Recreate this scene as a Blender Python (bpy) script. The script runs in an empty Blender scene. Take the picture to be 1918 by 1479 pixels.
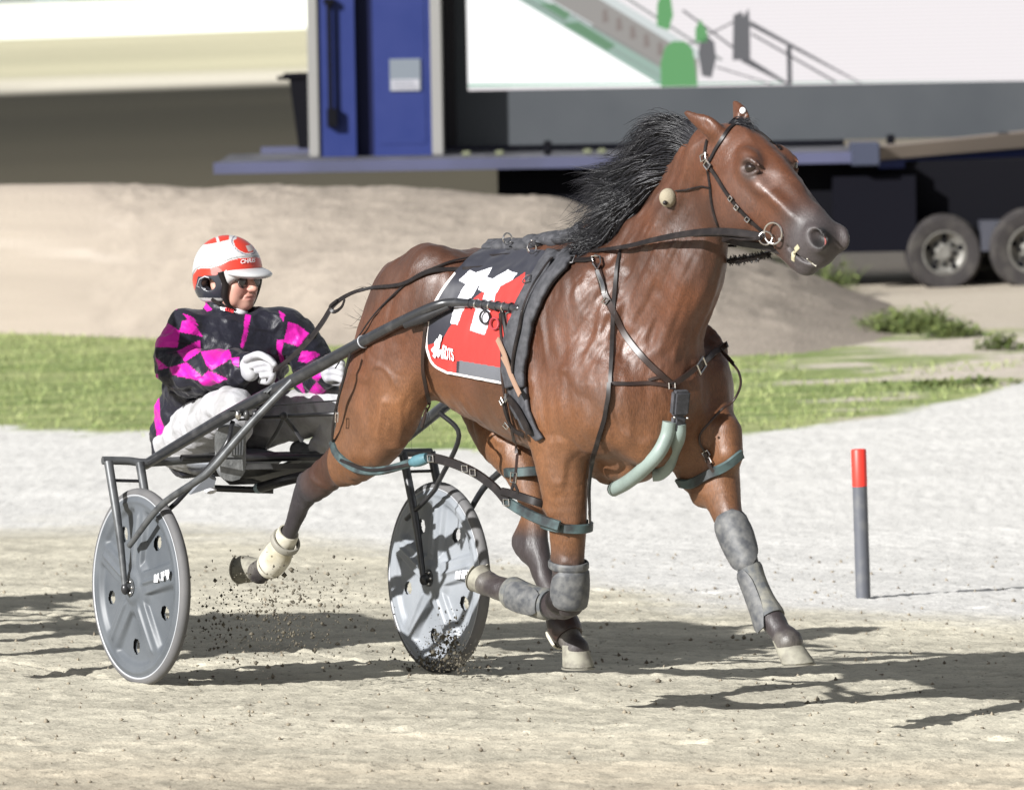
import bpy, bmesh, math, random
import numpy as np
from mathutils import Vector, Matrix
random.seed(7); RNG = np.random.default_rng(11)
sc = bpy.context.scene
R = math.radians
# ------------------------------------------------------------------ camera
F_PX, CX, CY = 12500.0, 959.0, 739.5            # focal length and centre in pixels of the 1918 px photograph
PITCH, ROLL = R(3.6), R(-2.0)
fwd = np.array([0, math.cos(PITCH), -math.sin(PITCH)]); rt = np.array([1.0, 0, 0]); up = np.cross(rt, fwd)
rt2 = rt*math.cos(ROLL) + up*math.sin(ROLL); up2 = -rt*math.sin(ROLL) + up*math.cos(ROLL)
def ray(px, py): return fwd + rt2*((px-CX)/F_PX) + up2*(-(py-CY)/F_PX)
_d = ray(543, 1268); CAM = -_d*(25/_d[1])
cam_data = bpy.data.cameras.new('camera'); cam = bpy.data.objects.new('camera', cam_data)
sc.collection.objects.link(cam)
cam.matrix_world = Matrix(((rt2[0], up2[0], -fwd[0], CAM[0]), (rt2[1], up2[1], -fwd[1], CAM[1]), (rt2[2], up2[2], -fwd[2], CAM[2]), (0, 0, 0, 1)))
cam_data.sensor_width = 36.0; cam_data.lens = 36.0*F_PX/1918.0
cam_data.clip_start = 0.5; cam_data.clip_end = 3000
cam_data.dof.use_dof = True; cam_data.dof.focus_distance = 24.2; cam_data.dof.aperture_fstop = 6.5
sc.camera = cam
# ------------------------------------------------------------------ world and sun
SUN_EL, SUN_AZ = R(27.0), R(225.0)              # light comes from the left on the camera's side
W = bpy.data.worlds.new('World'); sc.world = W; W.use_nodes = True
nt = W.node_tree; nt.nodes.clear()
sky = nt.nodes.new('ShaderNodeTexSky'); sky.sky_type = 'NISHITA'; sky.sun_disc = False
sky.sun_elevation = SUN_EL; sky.sun_rotation = SUN_AZ
hs = nt.nodes.new('ShaderNodeHueSaturation'); hs.inputs['Saturation'].default_value = 0.25
bg = nt.nodes.new('ShaderNodeBackground'); bg.inputs['Strength'].default_value = 0.05
wo = nt.nodes.new('ShaderNodeOutputWorld')
nt.links.new(sky.outputs[0], hs.inputs['Color']); nt.links.new(hs.outputs[0], bg.inputs['Color']); nt.links.new(bg.outputs[0], wo.inputs[0])
sl = bpy.data.lights.new('floodlight', 'SUN'); sl.energy = 4.8; sl.angle = R(0.5); sl.color = (1.0, 0.985, 0.965)
so = bpy.data.objects.new('floodlight', sl); sc.collection.objects.link(so)
sdir = Vector((math.sin(SUN_AZ)*math.cos(SUN_EL), math.cos(SUN_AZ)*math.cos(SUN_EL), math.sin(SUN_EL)))
so.rotation_euler = sdir.to_track_quat('Z', 'Y').to_euler(); so.location = (-20, -20, 20)
sc.view_settings.view_transform = 'Standard'; sc.view_settings.look = 'None'
sc.view_settings.exposure = 0.95; sc.view_settings.gamma = 1.0
# ------------------------------------------------------------------ helpers
COL = sc.collection
def tag(o, label=None, cat=None, group=None, kind=None):
    for k, v in (('label', label), ('category', cat), ('group', group), ('kind', kind)):
        if v: o[k] = v
    return o
def empty(name, loc=(0, 0, 0)):
    o = bpy.data.objects.new(name, None); COL.objects.link(o); o.location = loc; o.empty_display_size = 0.1
    return o
def mesh_obj(name, V, Fc, mat=None, parent=None, smooth=True, mats=None, fmat=None):
    me = bpy.data.meshes.new(name); me.from_pydata([tuple(map(float, v)) for v in V], [], [tuple(map(int, f)) for f in Fc]); me.update()
    o = bpy.data.objects.new(name, me); COL.objects.link(o)
    if mats:
        for m in mats: me.materials.append(m)
        if fmat is not None: me.polygons.foreach_set('material_index', np.asarray(fmat, dtype=np.int32))
    elif mat: me.materials.append(mat)
    if smooth: me.polygons.foreach_set('use_smooth', np.ones(len(me.polygons), dtype=bool))
    if parent is not None:
        o.parent = parent; o.matrix_parent_inverse = Matrix.Translation(-Vector(parent.location))
    return o
def np_obj(name, V, Q, mat=None, parent=None, smooth=True):
    """fast builder for big quad meshes given as arrays"""
    me = bpy.data.meshes.new(name); n = Q.shape[1]
    me.vertices.add(len(V)); me.vertices.foreach_set('co', np.asarray(V, dtype=np.float32).ravel())
    me.loops.add(Q.size); me.loops.foreach_set('vertex_index', Q.astype(np.int32).ravel())
    me.polygons.add(len(Q)); me.polygons.foreach_set('loop_start', np.arange(0, Q.size, n, dtype=np.int32))
    me.update(calc_edges=True); me.validate()
    if smooth: me.polygons.foreach_set('use_smooth', np.ones(len(me.polygons), dtype=bool))
    o = bpy.data.objects.new(name, me); COL.objects.link(o)
    if mat: me.materials.append(mat)
    if parent is not None:
        o.parent = parent; o.matrix_parent_inverse = Matrix.Translation(-Vector(parent.location))
    return o
def set_cols(o, C):
    a = o.data.color_attributes.new('Col', 'FLOAT_COLOR', 'POINT')
    c = np.ones((len(o.data.vertices), 4), dtype=np.float32); c[:, :3] = C
    a.data.foreach_set('color', c.ravel())
class Geo:
    """collects tubes, straps, boxes and rings into ONE mesh"""
    def __init__(s): s.V = []; s.F = []
    def add(s, V, Fc):
        b = len(s.V); s.V += [tuple(map(float, v)) for v in V]; s.F += [tuple(i+b for i in f) for f in Fc]
    def tube(s, pts, r, n=8, cap=True, closed=False, flat=None):
        P = [np.asarray(p, float) for p in pts]; m = len(P)
        rr = list(np.interp(np.linspace(0, 1, m), np.linspace(0, 1, len(r)), r)) if hasattr(r, '__len__') else [r]*m
        T = []
        for i in range(m):
            a = P[(i-1) % m] if closed else P[max(i-1, 0)]; b = P[(i+1) % m] if closed else P[min(i+1, m-1)]
            t = b-a; T.append(t/(np.linalg.norm(t)+1e-12))
        ref = np.array([0, 0, 1.0]) if abs(T[0][2]) < .9 else np.array([1.0, 0, 0])
        u = np.cross(T[0], ref); u /= np.linalg.norm(u); V = []
        for i in range(m):
            u = u-T[i]*(u@T[i]); u /= np.linalg.norm(u)+1e-12; w = np.cross(T[i], u)
            for k in range(n):
                an = 2*math.pi*k/n; V.append(P[i]+rr[i]*(math.cos(an)*u+math.sin(an)*w))
        Fc = []
        for i in range(m if closed else m-1):
            j = (i+1) % m
            for k in range(n):
                Fc.append((i*n+k, i*n+(k+1) % n, j*n+(k+1) % n, j*n+k))
        if cap and not closed:
            Fc.append(tuple(range(n-1, -1, -1))); Fc.append(tuple((m-1)*n+k for k in range(n)))
        s.add(V, Fc); return s
    def strap(s, pts, w, th, nrm, closed=False):
        """flat band: width w across, thickness th along the normals"""
        P = [np.asarray(p, float) for p in pts]; m = len(P); V = []
        for i in range(m):
            a = P[(i-1) % m] if closed else P[max(i-1, 0)]; b = P[(i+1) % m] if closed else P[min(i+1, m-1)]
            t = b-a; t /= np.linalg.norm(t)+1e-12
            N = np.asarray(nrm[i] if hasattr(nrm[0], '__len__') else nrm, float); N = N-t*(N@t); N /= np.linalg.norm(N)+1e-12
            c = np.cross(t, N); ww = (w[i] if hasattr(w, '__len__') else w)/2
            for q in ((-1, -.35), (-.8, 1), (.8, 1), (1, -.35)):
                V.append(P[i]+c*ww*q[0]+N*th*q[1]*.5)
        Fc = []
        for i in range(m if closed else m-1):
            j = (i+1) % m
            for k in range(4): Fc.append((i*4+k, i*4+(k+1) % 4, j*4+(k+1) % 4, j*4+k))
        if not closed: Fc += [(3, 2, 1, 0), tuple((m-1)*4+k for k in range(4))]
        s.add(V, Fc); return s
    def box(s, c, sx, sy, sz, M=None, bev=0.0):
        bm = bmesh.new(); bmesh.ops.create_cube(bm, size=1.0); bmesh.ops.scale(bm, vec=(sx, sy, sz), verts=bm.verts)
        if bev: bmesh.ops.bevel(bm, geom=bm.edges[:], offset=bev, segments=2, affect='EDGES')
        if M is not None: bmesh.ops.transform(bm, matrix=M, verts=bm.verts)
        bmesh.ops.translate(bm, vec=Vector(c), verts=bm.verts)
        bm.verts.index_update(); s.add([v.co for v in bm.verts], [[v.index for v in f.verts] for f in bm.faces]); bm.free(); return s
    def ring(s, c, ax, R_, r, n=28, k=8, sx=1.0):
        ax = np.asarray(ax, float); ax /= np.linalg.norm(ax); u = np.cross(ax, [0, 0, 1.0]); u /= np.linalg.norm(u)+1e-12; w = np.cross(ax, u)
        return s.tube([np.asarray(c)+R_*(sx*math.cos(t)*u+math.sin(t)*w) for t in np.linspace(0, 2*math.pi, n, endpoint=False)], r, k, closed=True)
    def ball(s, c, r, seg=14, rings=9, M=None):
        bm = bmesh.new(); bmesh.ops.create_uvsphere(bm, u_segments=seg, v_segments=rings, radius=1.0)
        rv = r if hasattr(r, '__len__') else (r, r, r)
        bmesh.ops.scale(bm, vec=rv, verts=bm.verts)
        if M is not None: bmesh.ops.transform(bm, matrix=M, verts=bm.verts)
        bmesh.ops.translate(bm, vec=Vector(c), verts=bm.verts); bm.verts.index_update()
        s.add([v.co for v in bm.verts], [[v.index for v in f.verts] for f in bm.faces]); bm.free(); return s
    def prism(s, poly, to3d, d0, d1):
        """closed outline poly (list of 2-D points), to3d(u,v,depth)"""
        n = len(poly); s.add([to3d(u, v, d0) for u, v in poly]+[to3d(u, v, d1) for u, v in poly],
                             [tuple(range(n)), tuple(range(2*n-1, n-1, -1))]+[(i, i+n, (i+1) % n+n, (i+1) % n) for i in range(n)]); return s
    def build(s, name, mat, parent=None, smooth=True):
        o = mesh_obj(name, s.V, s.F, mat, parent, smooth)
        bm = bmesh.new(); bm.from_mesh(o.data); bmesh.ops.recalc_face_normals(bm, faces=bm.faces); bm.to_mesh(o.data); bm.free()
        if smooth:
            try: o.data.set_sharp_from_angle(angle=R(42))
            except Exception: pass
        return o
def spline(pts, n=8):
    """Catmull-Rom through the points"""
    P = [np.asarray(p, float) for p in pts]; P = [2*P[0]-P[1]]+P+[2*P[-1]-P[-2]]; out = []
    for i in range(1, len(P)-2):
        for t in np.linspace(0, 1, n, endpoint=False):
            a, b, c, d = P[i-1:i+3]
            out.append(.5*((2*b)+(c-a)*t+(2*a-5*b+4*c-d)*t*t+(3*b-a-3*c+d)*t**3))
    out.append(P[-2]); return out
# value noise in numpy, for displacement and paint
_PERM = RNG.random((64, 64, 64)).astype(np.float32)
def vnoise(P):
    P = np.asarray(P, dtype=np.float64); i = np.floor(P).astype(int); f = P-i; f = f*f*(3-2*f); i &= 63; j = (i+1) & 63
    def g(a, b, c): return _PERM[a, b, c]
    x0, y0, z0 = i.T; x1, y1, z1 = j.T; fx, fy, fz = f.T
    return ((g(x0, y0, z0)*(1-fx)+g(x1, y0, z0)*fx)*(1-fy)+(g(x0, y1, z0)*(1-fx)+g(x1, y1, z0)*fx)*fy)*(1-fz) + \
           ((g(x0, y0, z1)*(1-fx)+g(x1, y0, z1)*fx)*(1-fy)+(g(x0, y1, z1)*(1-fx)+g(x1, y1, z1)*fx)*fy)*fz
def fbm(P, o=4):
    P = np.asarray(P, float); r = 0; a = .5
    for k in range(o): r = r+a*vnoise(P*2**k+17.3*k); a *= .5
    return r
# ------------------------------------------------------------------ materials
def mat(name, col=(.5, .5, .5), rough=.5, metal=0.0, spec=.5, coat=0.0, attr=False, var=None, bump=None, sheen=0.0, emit=None):
    """var=(scale, second colour, low, high[, detail]) noise-mixed colour; bump=(scale, strength, distance)"""
    m = bpy.data.materials.new(name); m.use_nodes = True; t = m.node_tree; p = t.nodes['Principled BSDF']
    p.inputs['Base Color'].default_value = (*col, 1); p.inputs['Roughness'].default_value = rough; p.inputs['Metallic'].default_value = metal
    p.inputs['Specular IOR Level'].default_value = spec; p.inputs['Coat Weight'].default_value = coat; p.inputs['Coat Roughness'].default_value = .25
    p.inputs['Sheen Weight'].default_value = sheen
    tc = t.nodes.new('ShaderNodeTexCoord'); src = None
    if attr:
        a = t.nodes.new('ShaderNodeAttribute'); a.attribute_name = 'Col'; src = a.outputs['Color']
    if var:
        n = t.nodes.new('ShaderNodeTexNoise'); n.inputs['Scale'].default_value = var[0]; n.inputs['Detail'].default_value = var[4] if len(var) > 4 else 5
        t.links.new(tc.outputs['Object'], n.inputs['Vector'])
        mr = t.nodes.new('ShaderNodeMapRange'); mr.inputs[1].default_value = var[2]; mr.inputs[2].default_value = var[3]
        t.links.new(n.outputs['Fac'], mr.inputs[0])
        mx = t.nodes.new('ShaderNodeMix'); mx.data_type = 'RGBA'; t.links.new(mr.outputs[0], mx.inputs[0])
        if src: t.links.new(src, mx.inputs[6])
        else: mx.inputs[6].default_value = (*col, 1)
        mx.inputs[7].default_value = (*var[1], 1); src = mx.outputs[2]
    if src: t.links.new(src, p.inputs['Base Color'])
    if bump:
        n = t.nodes.new('ShaderNodeTexNoise'); n.inputs['Scale'].default_value = bump[0]; n.inputs['Detail'].default_value = 6
        t.links.new(tc.outputs['Object'], n.inputs['Vector'])
        b = t.nodes.new('ShaderNodeBump'); b.inputs['Strength'].default_value = bump[1]; b.inputs['Distance'].default_value = bump[2]
        t.links.new(n.outputs['Fac'], b.inputs['Height']); t.links.new(b.outputs[0], p.inputs['Normal'])
    if emit:
        p.inputs['Emission Color'].default_value = (*emit[0], 1); p.inputs['Emission Strength'].default_value = emit[1]
    return m
# ------------------------------------------------------------------ implicit surfaces: smooth unions meshed by surface nets
class SDF:
    def __init__(s, lo, hi, vox):
        s.lo = np.array(lo, float); s.v = vox; s.n = np.ceil((np.array(hi)-s.lo)/vox).astype(int)+1
        s.d = np.full(s.n, 1.0, dtype=np.float32)
        s.ax = [s.lo[i]+vox*np.arange(s.n[i]) for i in range(3)]
    def sub(s, lo, hi):
        a = np.clip(np.floor((np.array(lo)-s.lo)/s.v).astype(int), 0, s.n); b = np.clip(np.ceil((np.array(hi)-s.lo)/s.v).astype(int)+1, 0, s.n)
        sl_ = tuple(slice(a[i], b[i]) for i in range(3))
        return sl_, s.ax[0][sl_[0]][:, None, None], s.ax[1][sl_[1]][None, :, None], s.ax[2][sl_[2]][None, None, :]
    @staticmethod
    def smin(a, b, k):
        if k <= 0: return np.minimum(a, b)
        h = np.maximum(k-np.abs(a-b), 0)/k; return np.minimum(a, b)-h*h*k*.25
    def put(s, sl_, d, k, op):
        if d.size == 0: return
        c = s.d[sl_]
        if op == 'u': s.d[sl_] = s.smin(c, d, k)
        elif op == 's': s.d[sl_] = -s.smin(-c, d, k)
        elif op == 'i': s.d[sl_] = -s.smin(-c, -d, k)
    def chain(s, nodes, k=.03, op='u', sub=4):
        """nodes (x,y,z, r in the x-z plane, r across y): elliptic tapered tube along a spline"""
        N = np.array([n if len(n) == 5 else (*n, n[3]) for n in nodes], float)
        if sub > 1 and len(N) > 2: N = np.array(spline(N, sub)); N[:, 3:] = np.maximum(N[:, 3:], .003)
        m = max(k, .02)+2*s.v; rm = N[:, 3:].max(1)[:, None]; lo, hi = (N[:, :3]-rm).min(0)-m, (N[:, :3]+rm).max(0)+m
        sl_, X, Y, Z = s.sub(lo, hi)
        if X.size*Y.size*Z.size == 0: return
        acc = np.full((X.size, Y.size, Z.size), 1.0, dtype=np.float32); off = [q.start for q in sl_]
        for A, B in zip(N[:-1], N[1:]):
            r2 = max(A[3:].max(), B[3:].max())+m
            ss, X, Y, Z = s.sub(np.maximum(lo, np.minimum(A, B)[:3]-r2), np.minimum(hi, np.maximum(A, B)[:3]+r2))
            ls = tuple(slice(max(q.start-o, 0), q.stop-o) for q, o in zip(ss, off))
            e = B[:3]-A[:3]; L = e@e+1e-12
            t = np.clip(((X-A[0])*e[0]+(Y-A[1])*e[1]+(Z-A[2])*e[2])/L, 0, 1)
            rv = A[3]+(B[3]-A[3])*t; rl = A[4]+(B[4]-A[4])*t
            p2 = (X-A[0]-e[0]*t)**2+(Z-A[2]-e[2]*t)**2; q2 = (Y-A[1]-e[1]*t)**2
            f = np.sqrt(p2/rv**2+q2/rl**2)+1e-9; g = np.sqrt(p2/rv**4+q2/rl**4)+1e-9
            d = np.where(f < .2, -np.minimum(rv, rl)*.8, f*(f-1)/g).astype(np.float32)
            acc[ls] = np.minimum(acc[ls], d)
        s.put(sl_, acc, k, op)
    def ell(s, c, r, k=.03, op='u', rot=None):
        """ellipsoid; rot = 3x3 with the axes as columns"""
        c = np.array(c, float); r = np.array(r, float); m = r.max()+max(k, .02)+2*s.v
        sl_, X, Y, Z = s.sub(c-m, c+m)
        if X.size*Y.size*Z.size == 0: return
        x, y, z = X-c[0], Y-c[1], Z-c[2]
        if rot is not None:
            Q = np.asarray(rot); x, y, z = (x*Q[0, i]+y*Q[1, i]+z*Q[2, i] for i in range(3))
        f = np.sqrt((x/r[0])**2+(y/r[1])**2+(z/r[2])**2)+1e-9; g = np.sqrt((x/r[0]**2)**2+(y/r[1]**2)**2+(z/r[2]**2)**2)+1e-9
        d = f*(f-1)/g; d = np.where(f < .2, -r.min()*.8, d).astype(np.float32)
        s.put(sl_, d, k, op)
    def mesh(s):
        d = s.d; neg = d < 0; n0, n1, n2 = d.shape
        cnt = np.zeros((n0-1, n1-1, n2-1), dtype=np.uint8); corners = [(i, j, k) for i in (0, 1) for j in (0, 1) for k in (0, 1)]
        for i, j, k in corners: cnt += neg[i:n0-1+i, j:n1-1+j, k:n2-1+k]
        act = (cnt > 0) & (cnt < 8); idx = np.argwhere(act); vid = np.full(act.shape, -1, dtype=np.int64); vid[act] = np.arange(len(idx))
        val = {c: d[idx[:, 0]+c[0], idx[:, 1]+c[1], idx[:, 2]+c[2]].astype(np.float64) for c in corners}
        S = np.zeros((len(idx), 3)); w = np.zeros(len(idx))
        for a in corners:
            for ax in range(3):
                if a[ax]: continue
                b = list(a); b[ax] = 1; b = tuple(b); va, vb = val[a], val[b]; m = (va < 0) != (vb < 0)
                t = np.where(m, va/np.where(m, va-vb, 1), 0); p = np.tile(np.array(a, float), (len(idx), 1)); p[:, ax] = t
                S += p*m[:, None]; w += m
        V = (idx+S/w[:, None])*s.v+s.lo
        Q = []
        for ax in range(3):
            o1, o2 = [(1, 2), (2, 0), (0, 1)][ax]
            sa = [slice(None)]*3; sb = [slice(None)]*3; sa[ax] = slice(0, -1); sb[ax] = slice(1, None)
            A, B = neg[tuple(sa)], neg[tuple(sb)]; E = np.argwhere(A != B); E = E[(E[:, o1] > 0) & (E[:, o2] > 0)]
            E = E[(E[:, o1] < d.shape[o1]-1) & (E[:, o2] < d.shape[o2]-1)]
            def at(da, db):
                q = E.copy(); q[:, o1] -= da; q[:, o2] -= db; return vid[q[:, 0], q[:, 1], q[:, 2]]
            q = np.stack([at(0, 0), at(1, 0), at(1, 1), at(0, 1)], 1); fl = A[E[:, 0], E[:, 1], E[:, 2]]
            q[~fl] = q[~fl][:, ::-1]; Q.append(q)
        Q = np.concatenate(Q); Q = Q[(Q >= 0).all(1)]
        return V, Q
def smooth_mesh(V, Q, it=2, lam=.5):
    n = len(V); E = np.concatenate([Q[:, [0, 1]], Q[:, [1, 2]], Q[:, [2, 3]], Q[:, [3, 0]]]); E = np.concatenate([E, E[:, ::-1]])
    deg = np.bincount(E[:, 0], minlength=n).astype(float)[:, None]
    for k in range(it*2):
        S = np.stack([np.bincount(E[:, 0], V[E[:, 1], i], n) for i in range(3)], 1)/np.maximum(deg, 1)
        V = V+(lam if k % 2 == 0 else -lam*1.04)*(S-V)
    return V
# frames: local (along, right, up) <-> world, and the point a photo pixel shows on a plane at lateral offset l
class Frame:
    def __init__(s, org, deg, tilt=0.0):
        t = R(deg); s.o = np.array(org, float); s.h = np.array([math.sin(t), -math.cos(t), 0]); s.r = np.array([-math.cos(t), -math.sin(t), 0]); s.u = np.array([0, 0, 1.0])
    def w(s, P):
        P = np.asarray(P, float); return s.o+P[..., 0:1]*s.h+P[..., 1:2]*s.r+P[..., 2:3]*s.u
    def px(s, x, y, l=0.0):
        d = ray(x, y); k = (l-(CAM-s.o)@s.r)/(d@s.r); P = CAM+d*k-s.o; return np.array([P@s.h, l, P[2]])
def at_depth(x, y, Y):
    """world point on the ray of a photo pixel at world y = Y"""
    d = ray(x, y); return CAM+d*((Y-CAM[1])/d[1])
HF = Frame((0.61, -0.975, 0), 39.0)              # the horse
SF = Frame((.02, 0, 0), 31.0)                      # the sulky
# ================================================================== SETTING
def sstep(x, a, b): t = np.clip((x-a)/(b-a), 0, 1); return t*t*(3-2*t)
def base_z(x, y):
    """banked track whose inside (away from the camera) is lower, level ground beyond it"""
    x = np.asarray(x, float); y = np.asarray(y, float)
    tr = -.0443*np.clip(x, -9, 9)-.0246*np.clip(y, -30, 14)
    return tr*(1-sstep(y, 5, 13))+(-.22)*sstep(y, 5, 13)
def gpt(px, py):
    """where the ray of a photo pixel meets the ground"""
    d = ray(px, py); lo, hi = 12.0, 900.0
    for _ in range(60):
        m = (lo+hi)/2; P = CAM+d*m
        if P[2] > base_z(P[0], P[1]): lo = m
        else: hi = m
    return CAM+d*hi
def curve_of(pts):
    """edge y = f(x) on the ground through photo pixels"""
    W_ = np.array([gpt(*p) for p in pts]); o = np.argsort(W_[:, 0]); return W_[o, 0], W_[o, 1]
def edge(pts):
    X, Y = curve_of(pts); return lambda x: np.interp(x, X, Y)
e_apron = edge([(-60, 985), (300, 1000), (560, 1010), (900, 1060), (1300, 1130), (1960, 1180)])
e_grass = edge([(-60, 800), (300, 812), (620, 822), (900, 845), (1380, 815), (1560, 790), (1700, 765), (1830, 740), (1960, 700)])
e_path = edge([(-60, 172), (560, 156)])
xs = np.concatenate([-3.6-np.geomspace(.03, 400, 46)[::-1], np.arange(-3.6, 5.6, .021), 5.6+np.geomspace(.03, 400, 46)])
ys = np.concatenate([np.arange(-26, -8, .5), np.arange(-8, 9, .024), np.arange(9, 34, .09), 34+np.geomspace(.2, 900, 90)])
GX, GY = np.meshgrid(xs, ys); gx, gy = GX.ravel(), GY.ravel(); Z0 = base_z(gx, gy); P2 = np.stack([gx, gy, gx*0], 1)
near = (gy > -10) & (gy < 34) & (gx > -6) & (gx < 8)
def nz(sc_, o=2, off=0.0, st=(1, 1, 1)):
    r = np.full(len(gx), .44); r[near] = fbm(P2[near]*np.array(st)*sc_+off, o); return r
wv = nz(.9, 3, 3.0)-.44; na = nz(3.6, 3)-.44; nb = nz(13, 3, 7.1)-.44; nc = nz(34, 2, 2.2)-.4; nd = nz(7, 2, 9.3)
ap = sstep(gy-e_apron(gx)+wv*2.6+na*1.2, -.9, 1.2)
amp = 1-.2*ap
pit = np.clip(nd-.60, 0, 1)*sstep(nz(22, 2, 4.4), .3, .6)
clod = np.clip(nz(16, 2, 31.0)-.58, 0, 1)
Z = Z0+amp*(.012*na+.015*nb+.018*nc-.14*pit+.09*clod)*sstep(gy, -10, -7)*(1-sstep(gy, 20, 34))
for _ in range(70):      # hoof prints
    hx, hy, ha = random.uniform(-3, 4.5), random.uniform(-5.5, 5.5), random.gauss(R(31), .2); u_ = (gx-hx)*math.sin(ha)-(gy-hy)*math.cos(ha); v_ = (gx-hx)*math.cos(ha)+(gy-hy)*math.sin(ha); q_ = (u_/.075)**2+(v_/.062)**2; w_ = q_ < 6
    Z[w_] += (-.013*np.exp(-q_[w_]**2)+.005*np.exp(-((q_[w_]-1.8)/.7)**2))*random.uniform(.4, 1)
# wheel furrow behind each tyre
for sgn in (.64, -.64):
    c = SF.r*sgn; q = (gx-c[0])*SF.r[0]+(gy-c[1])*SF.r[1]; al = (gx-c[0])*SF.h[0]+(gy-c[1])*SF.h[1]
    Z -= .012*np.exp(-(q/.022)**2)*(al < .02)*(al > -7)
    Z += .008*np.exp(-((np.abs(q)-.05)/.022)**2)*(al < .03)*(al > -7)*(.5+nb*2)
gr = sstep(gy-e_grass(gx)+wv*1.6+na*.8, -.22, .22)*(1-sstep(gy, 33, 36))
tone = nz(1.7, 4, 5.5, (.45, 1.6, 1))-.44
sand, sand2, white, grs, grs2 = (np.array(c) for c in ((.46, .43, .345), (.49, .42, .315), (.555, .545, .52), (.165, .215, .075), (.28, .31, .135)))
c0 = sand+(sand2-sand)*(sstep(-gy+tone*3, 2.0, 5.5))[:, None]
c0 = c0*(1+.95*tone+.55*nb+.40*nc)[:, None]; c0 = c0*(1-.60*sstep(pit, .008, .05))[:, None]  # pits also darkened in the colour, shade painted into them
cw = white*(1+.30*tone+.16*nb)[:, None]
Cg = c0+(cw-c0)*ap[:, None]
g1 = sstep(nz(5.0, 3, 1.0, (.35, 1.2, 1)), .3, .6); cg = grs+(grs2-grs)*g1[:, None]; cg = cg*(1+.5*nb)[:, None]
# bare sandy patches break the grass on the right
xr = gx-2.6; bare = sstep(xr+tone*3.5+na*1.5, .2, 1.4)*sstep(nz(2.6, 3, 8.0, (.5, .8, 1))+.25*sstep(xr, .5, 2.0), .42, .56)
cg = cg+(np.array([.46, .41, .35])-cg)*bare[:, None]
Cg = Cg+(cg-Cg)*gr[:, None]
far1 = sstep(gy, 31.0, 32.4); nf = vnoise(P2*np.array([.05, .16, 1])); dk = np.array([.030, .027, .0175])*(.75+.6*nf)[:, None]; Cg = Cg+(dk-Cg)*far1[:, None]  # field past the mound darkened: floodlight fall-off put into the colour
nearstrip = sstep(gy, 31, 34)*(1-sstep(gy, 60, 120)); Cg = Cg+(np.array([.085, .074, .050])-Cg)*(nearstrip*.75)[:, None]  # the painted fall-off is weaker just behind the mound
ep = e_path(np.clip(gx, -40, 60)); pa = sstep(gy-ep, 0, 3); Cg = Cg+(np.array([.60, .56, .46])-Cg)*pa[:, None]
fb = sstep(gy-ep, 22, 30); Cg = Cg+(np.array([.48, .45, .31])*(.85+.3*nf)[:, None]-Cg)*fb[:, None]
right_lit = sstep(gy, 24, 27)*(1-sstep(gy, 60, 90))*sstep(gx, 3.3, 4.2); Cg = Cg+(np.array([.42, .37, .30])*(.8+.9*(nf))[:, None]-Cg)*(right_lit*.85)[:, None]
nx_, ny_ = len(xs), len(ys); I = np.arange(nx_*ny_).reshape(ny_, nx_)
Qg = np.stack([I[:-1, :-1], I[:-1, 1:], I[1:, 1:], I[1:, :-1]], -1).reshape(-1, 4)
M_ground = mat('sand_and_turf', attr=True, rough=.95, spec=.15, bump=(60, .45, .010))
t = M_ground.node_tree; p = t.nodes['Principled BSDF']; tc = t.nodes['Texture Coordinate']; base_out = t.nodes['Attribute'].outputs['Color']
for sc_n, lo_, hi_, a_, b_ in ((330, .34, .66, .70, 1.28), (38, .30, .40, .50, 1.0)):      # sand grains and small dark crumbs
    n_ = t.nodes.new('ShaderNodeTexNoise'); n_.inputs['Scale'].default_value = sc_n; n_.inputs['Detail'].default_value = 3; m_ = t.nodes.new('ShaderNodeMapRange'); v_ = t.nodes.new('ShaderNodeVectorMath'); v_.operation = 'SCALE'
    for i_, q_ in enumerate((lo_, hi_, a_, b_)): m_.inputs[1+i_].default_value = q_
    t.links.new(tc.outputs['Object'], n_.inputs['Vector']); t.links.new(n_.outputs['Fac'], m_.inputs[0]); t.links.new(base_out, v_.inputs[0]); t.links.new(m_.outputs[0], v_.inputs['Scale']); base_out = v_.outputs[0]
t.links.new(base_out, p.inputs['Base Color'])
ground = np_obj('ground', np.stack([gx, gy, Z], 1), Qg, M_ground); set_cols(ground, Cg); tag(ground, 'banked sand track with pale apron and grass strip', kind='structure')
def gz_at(x, y): return float(base_z(x, y))
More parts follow.
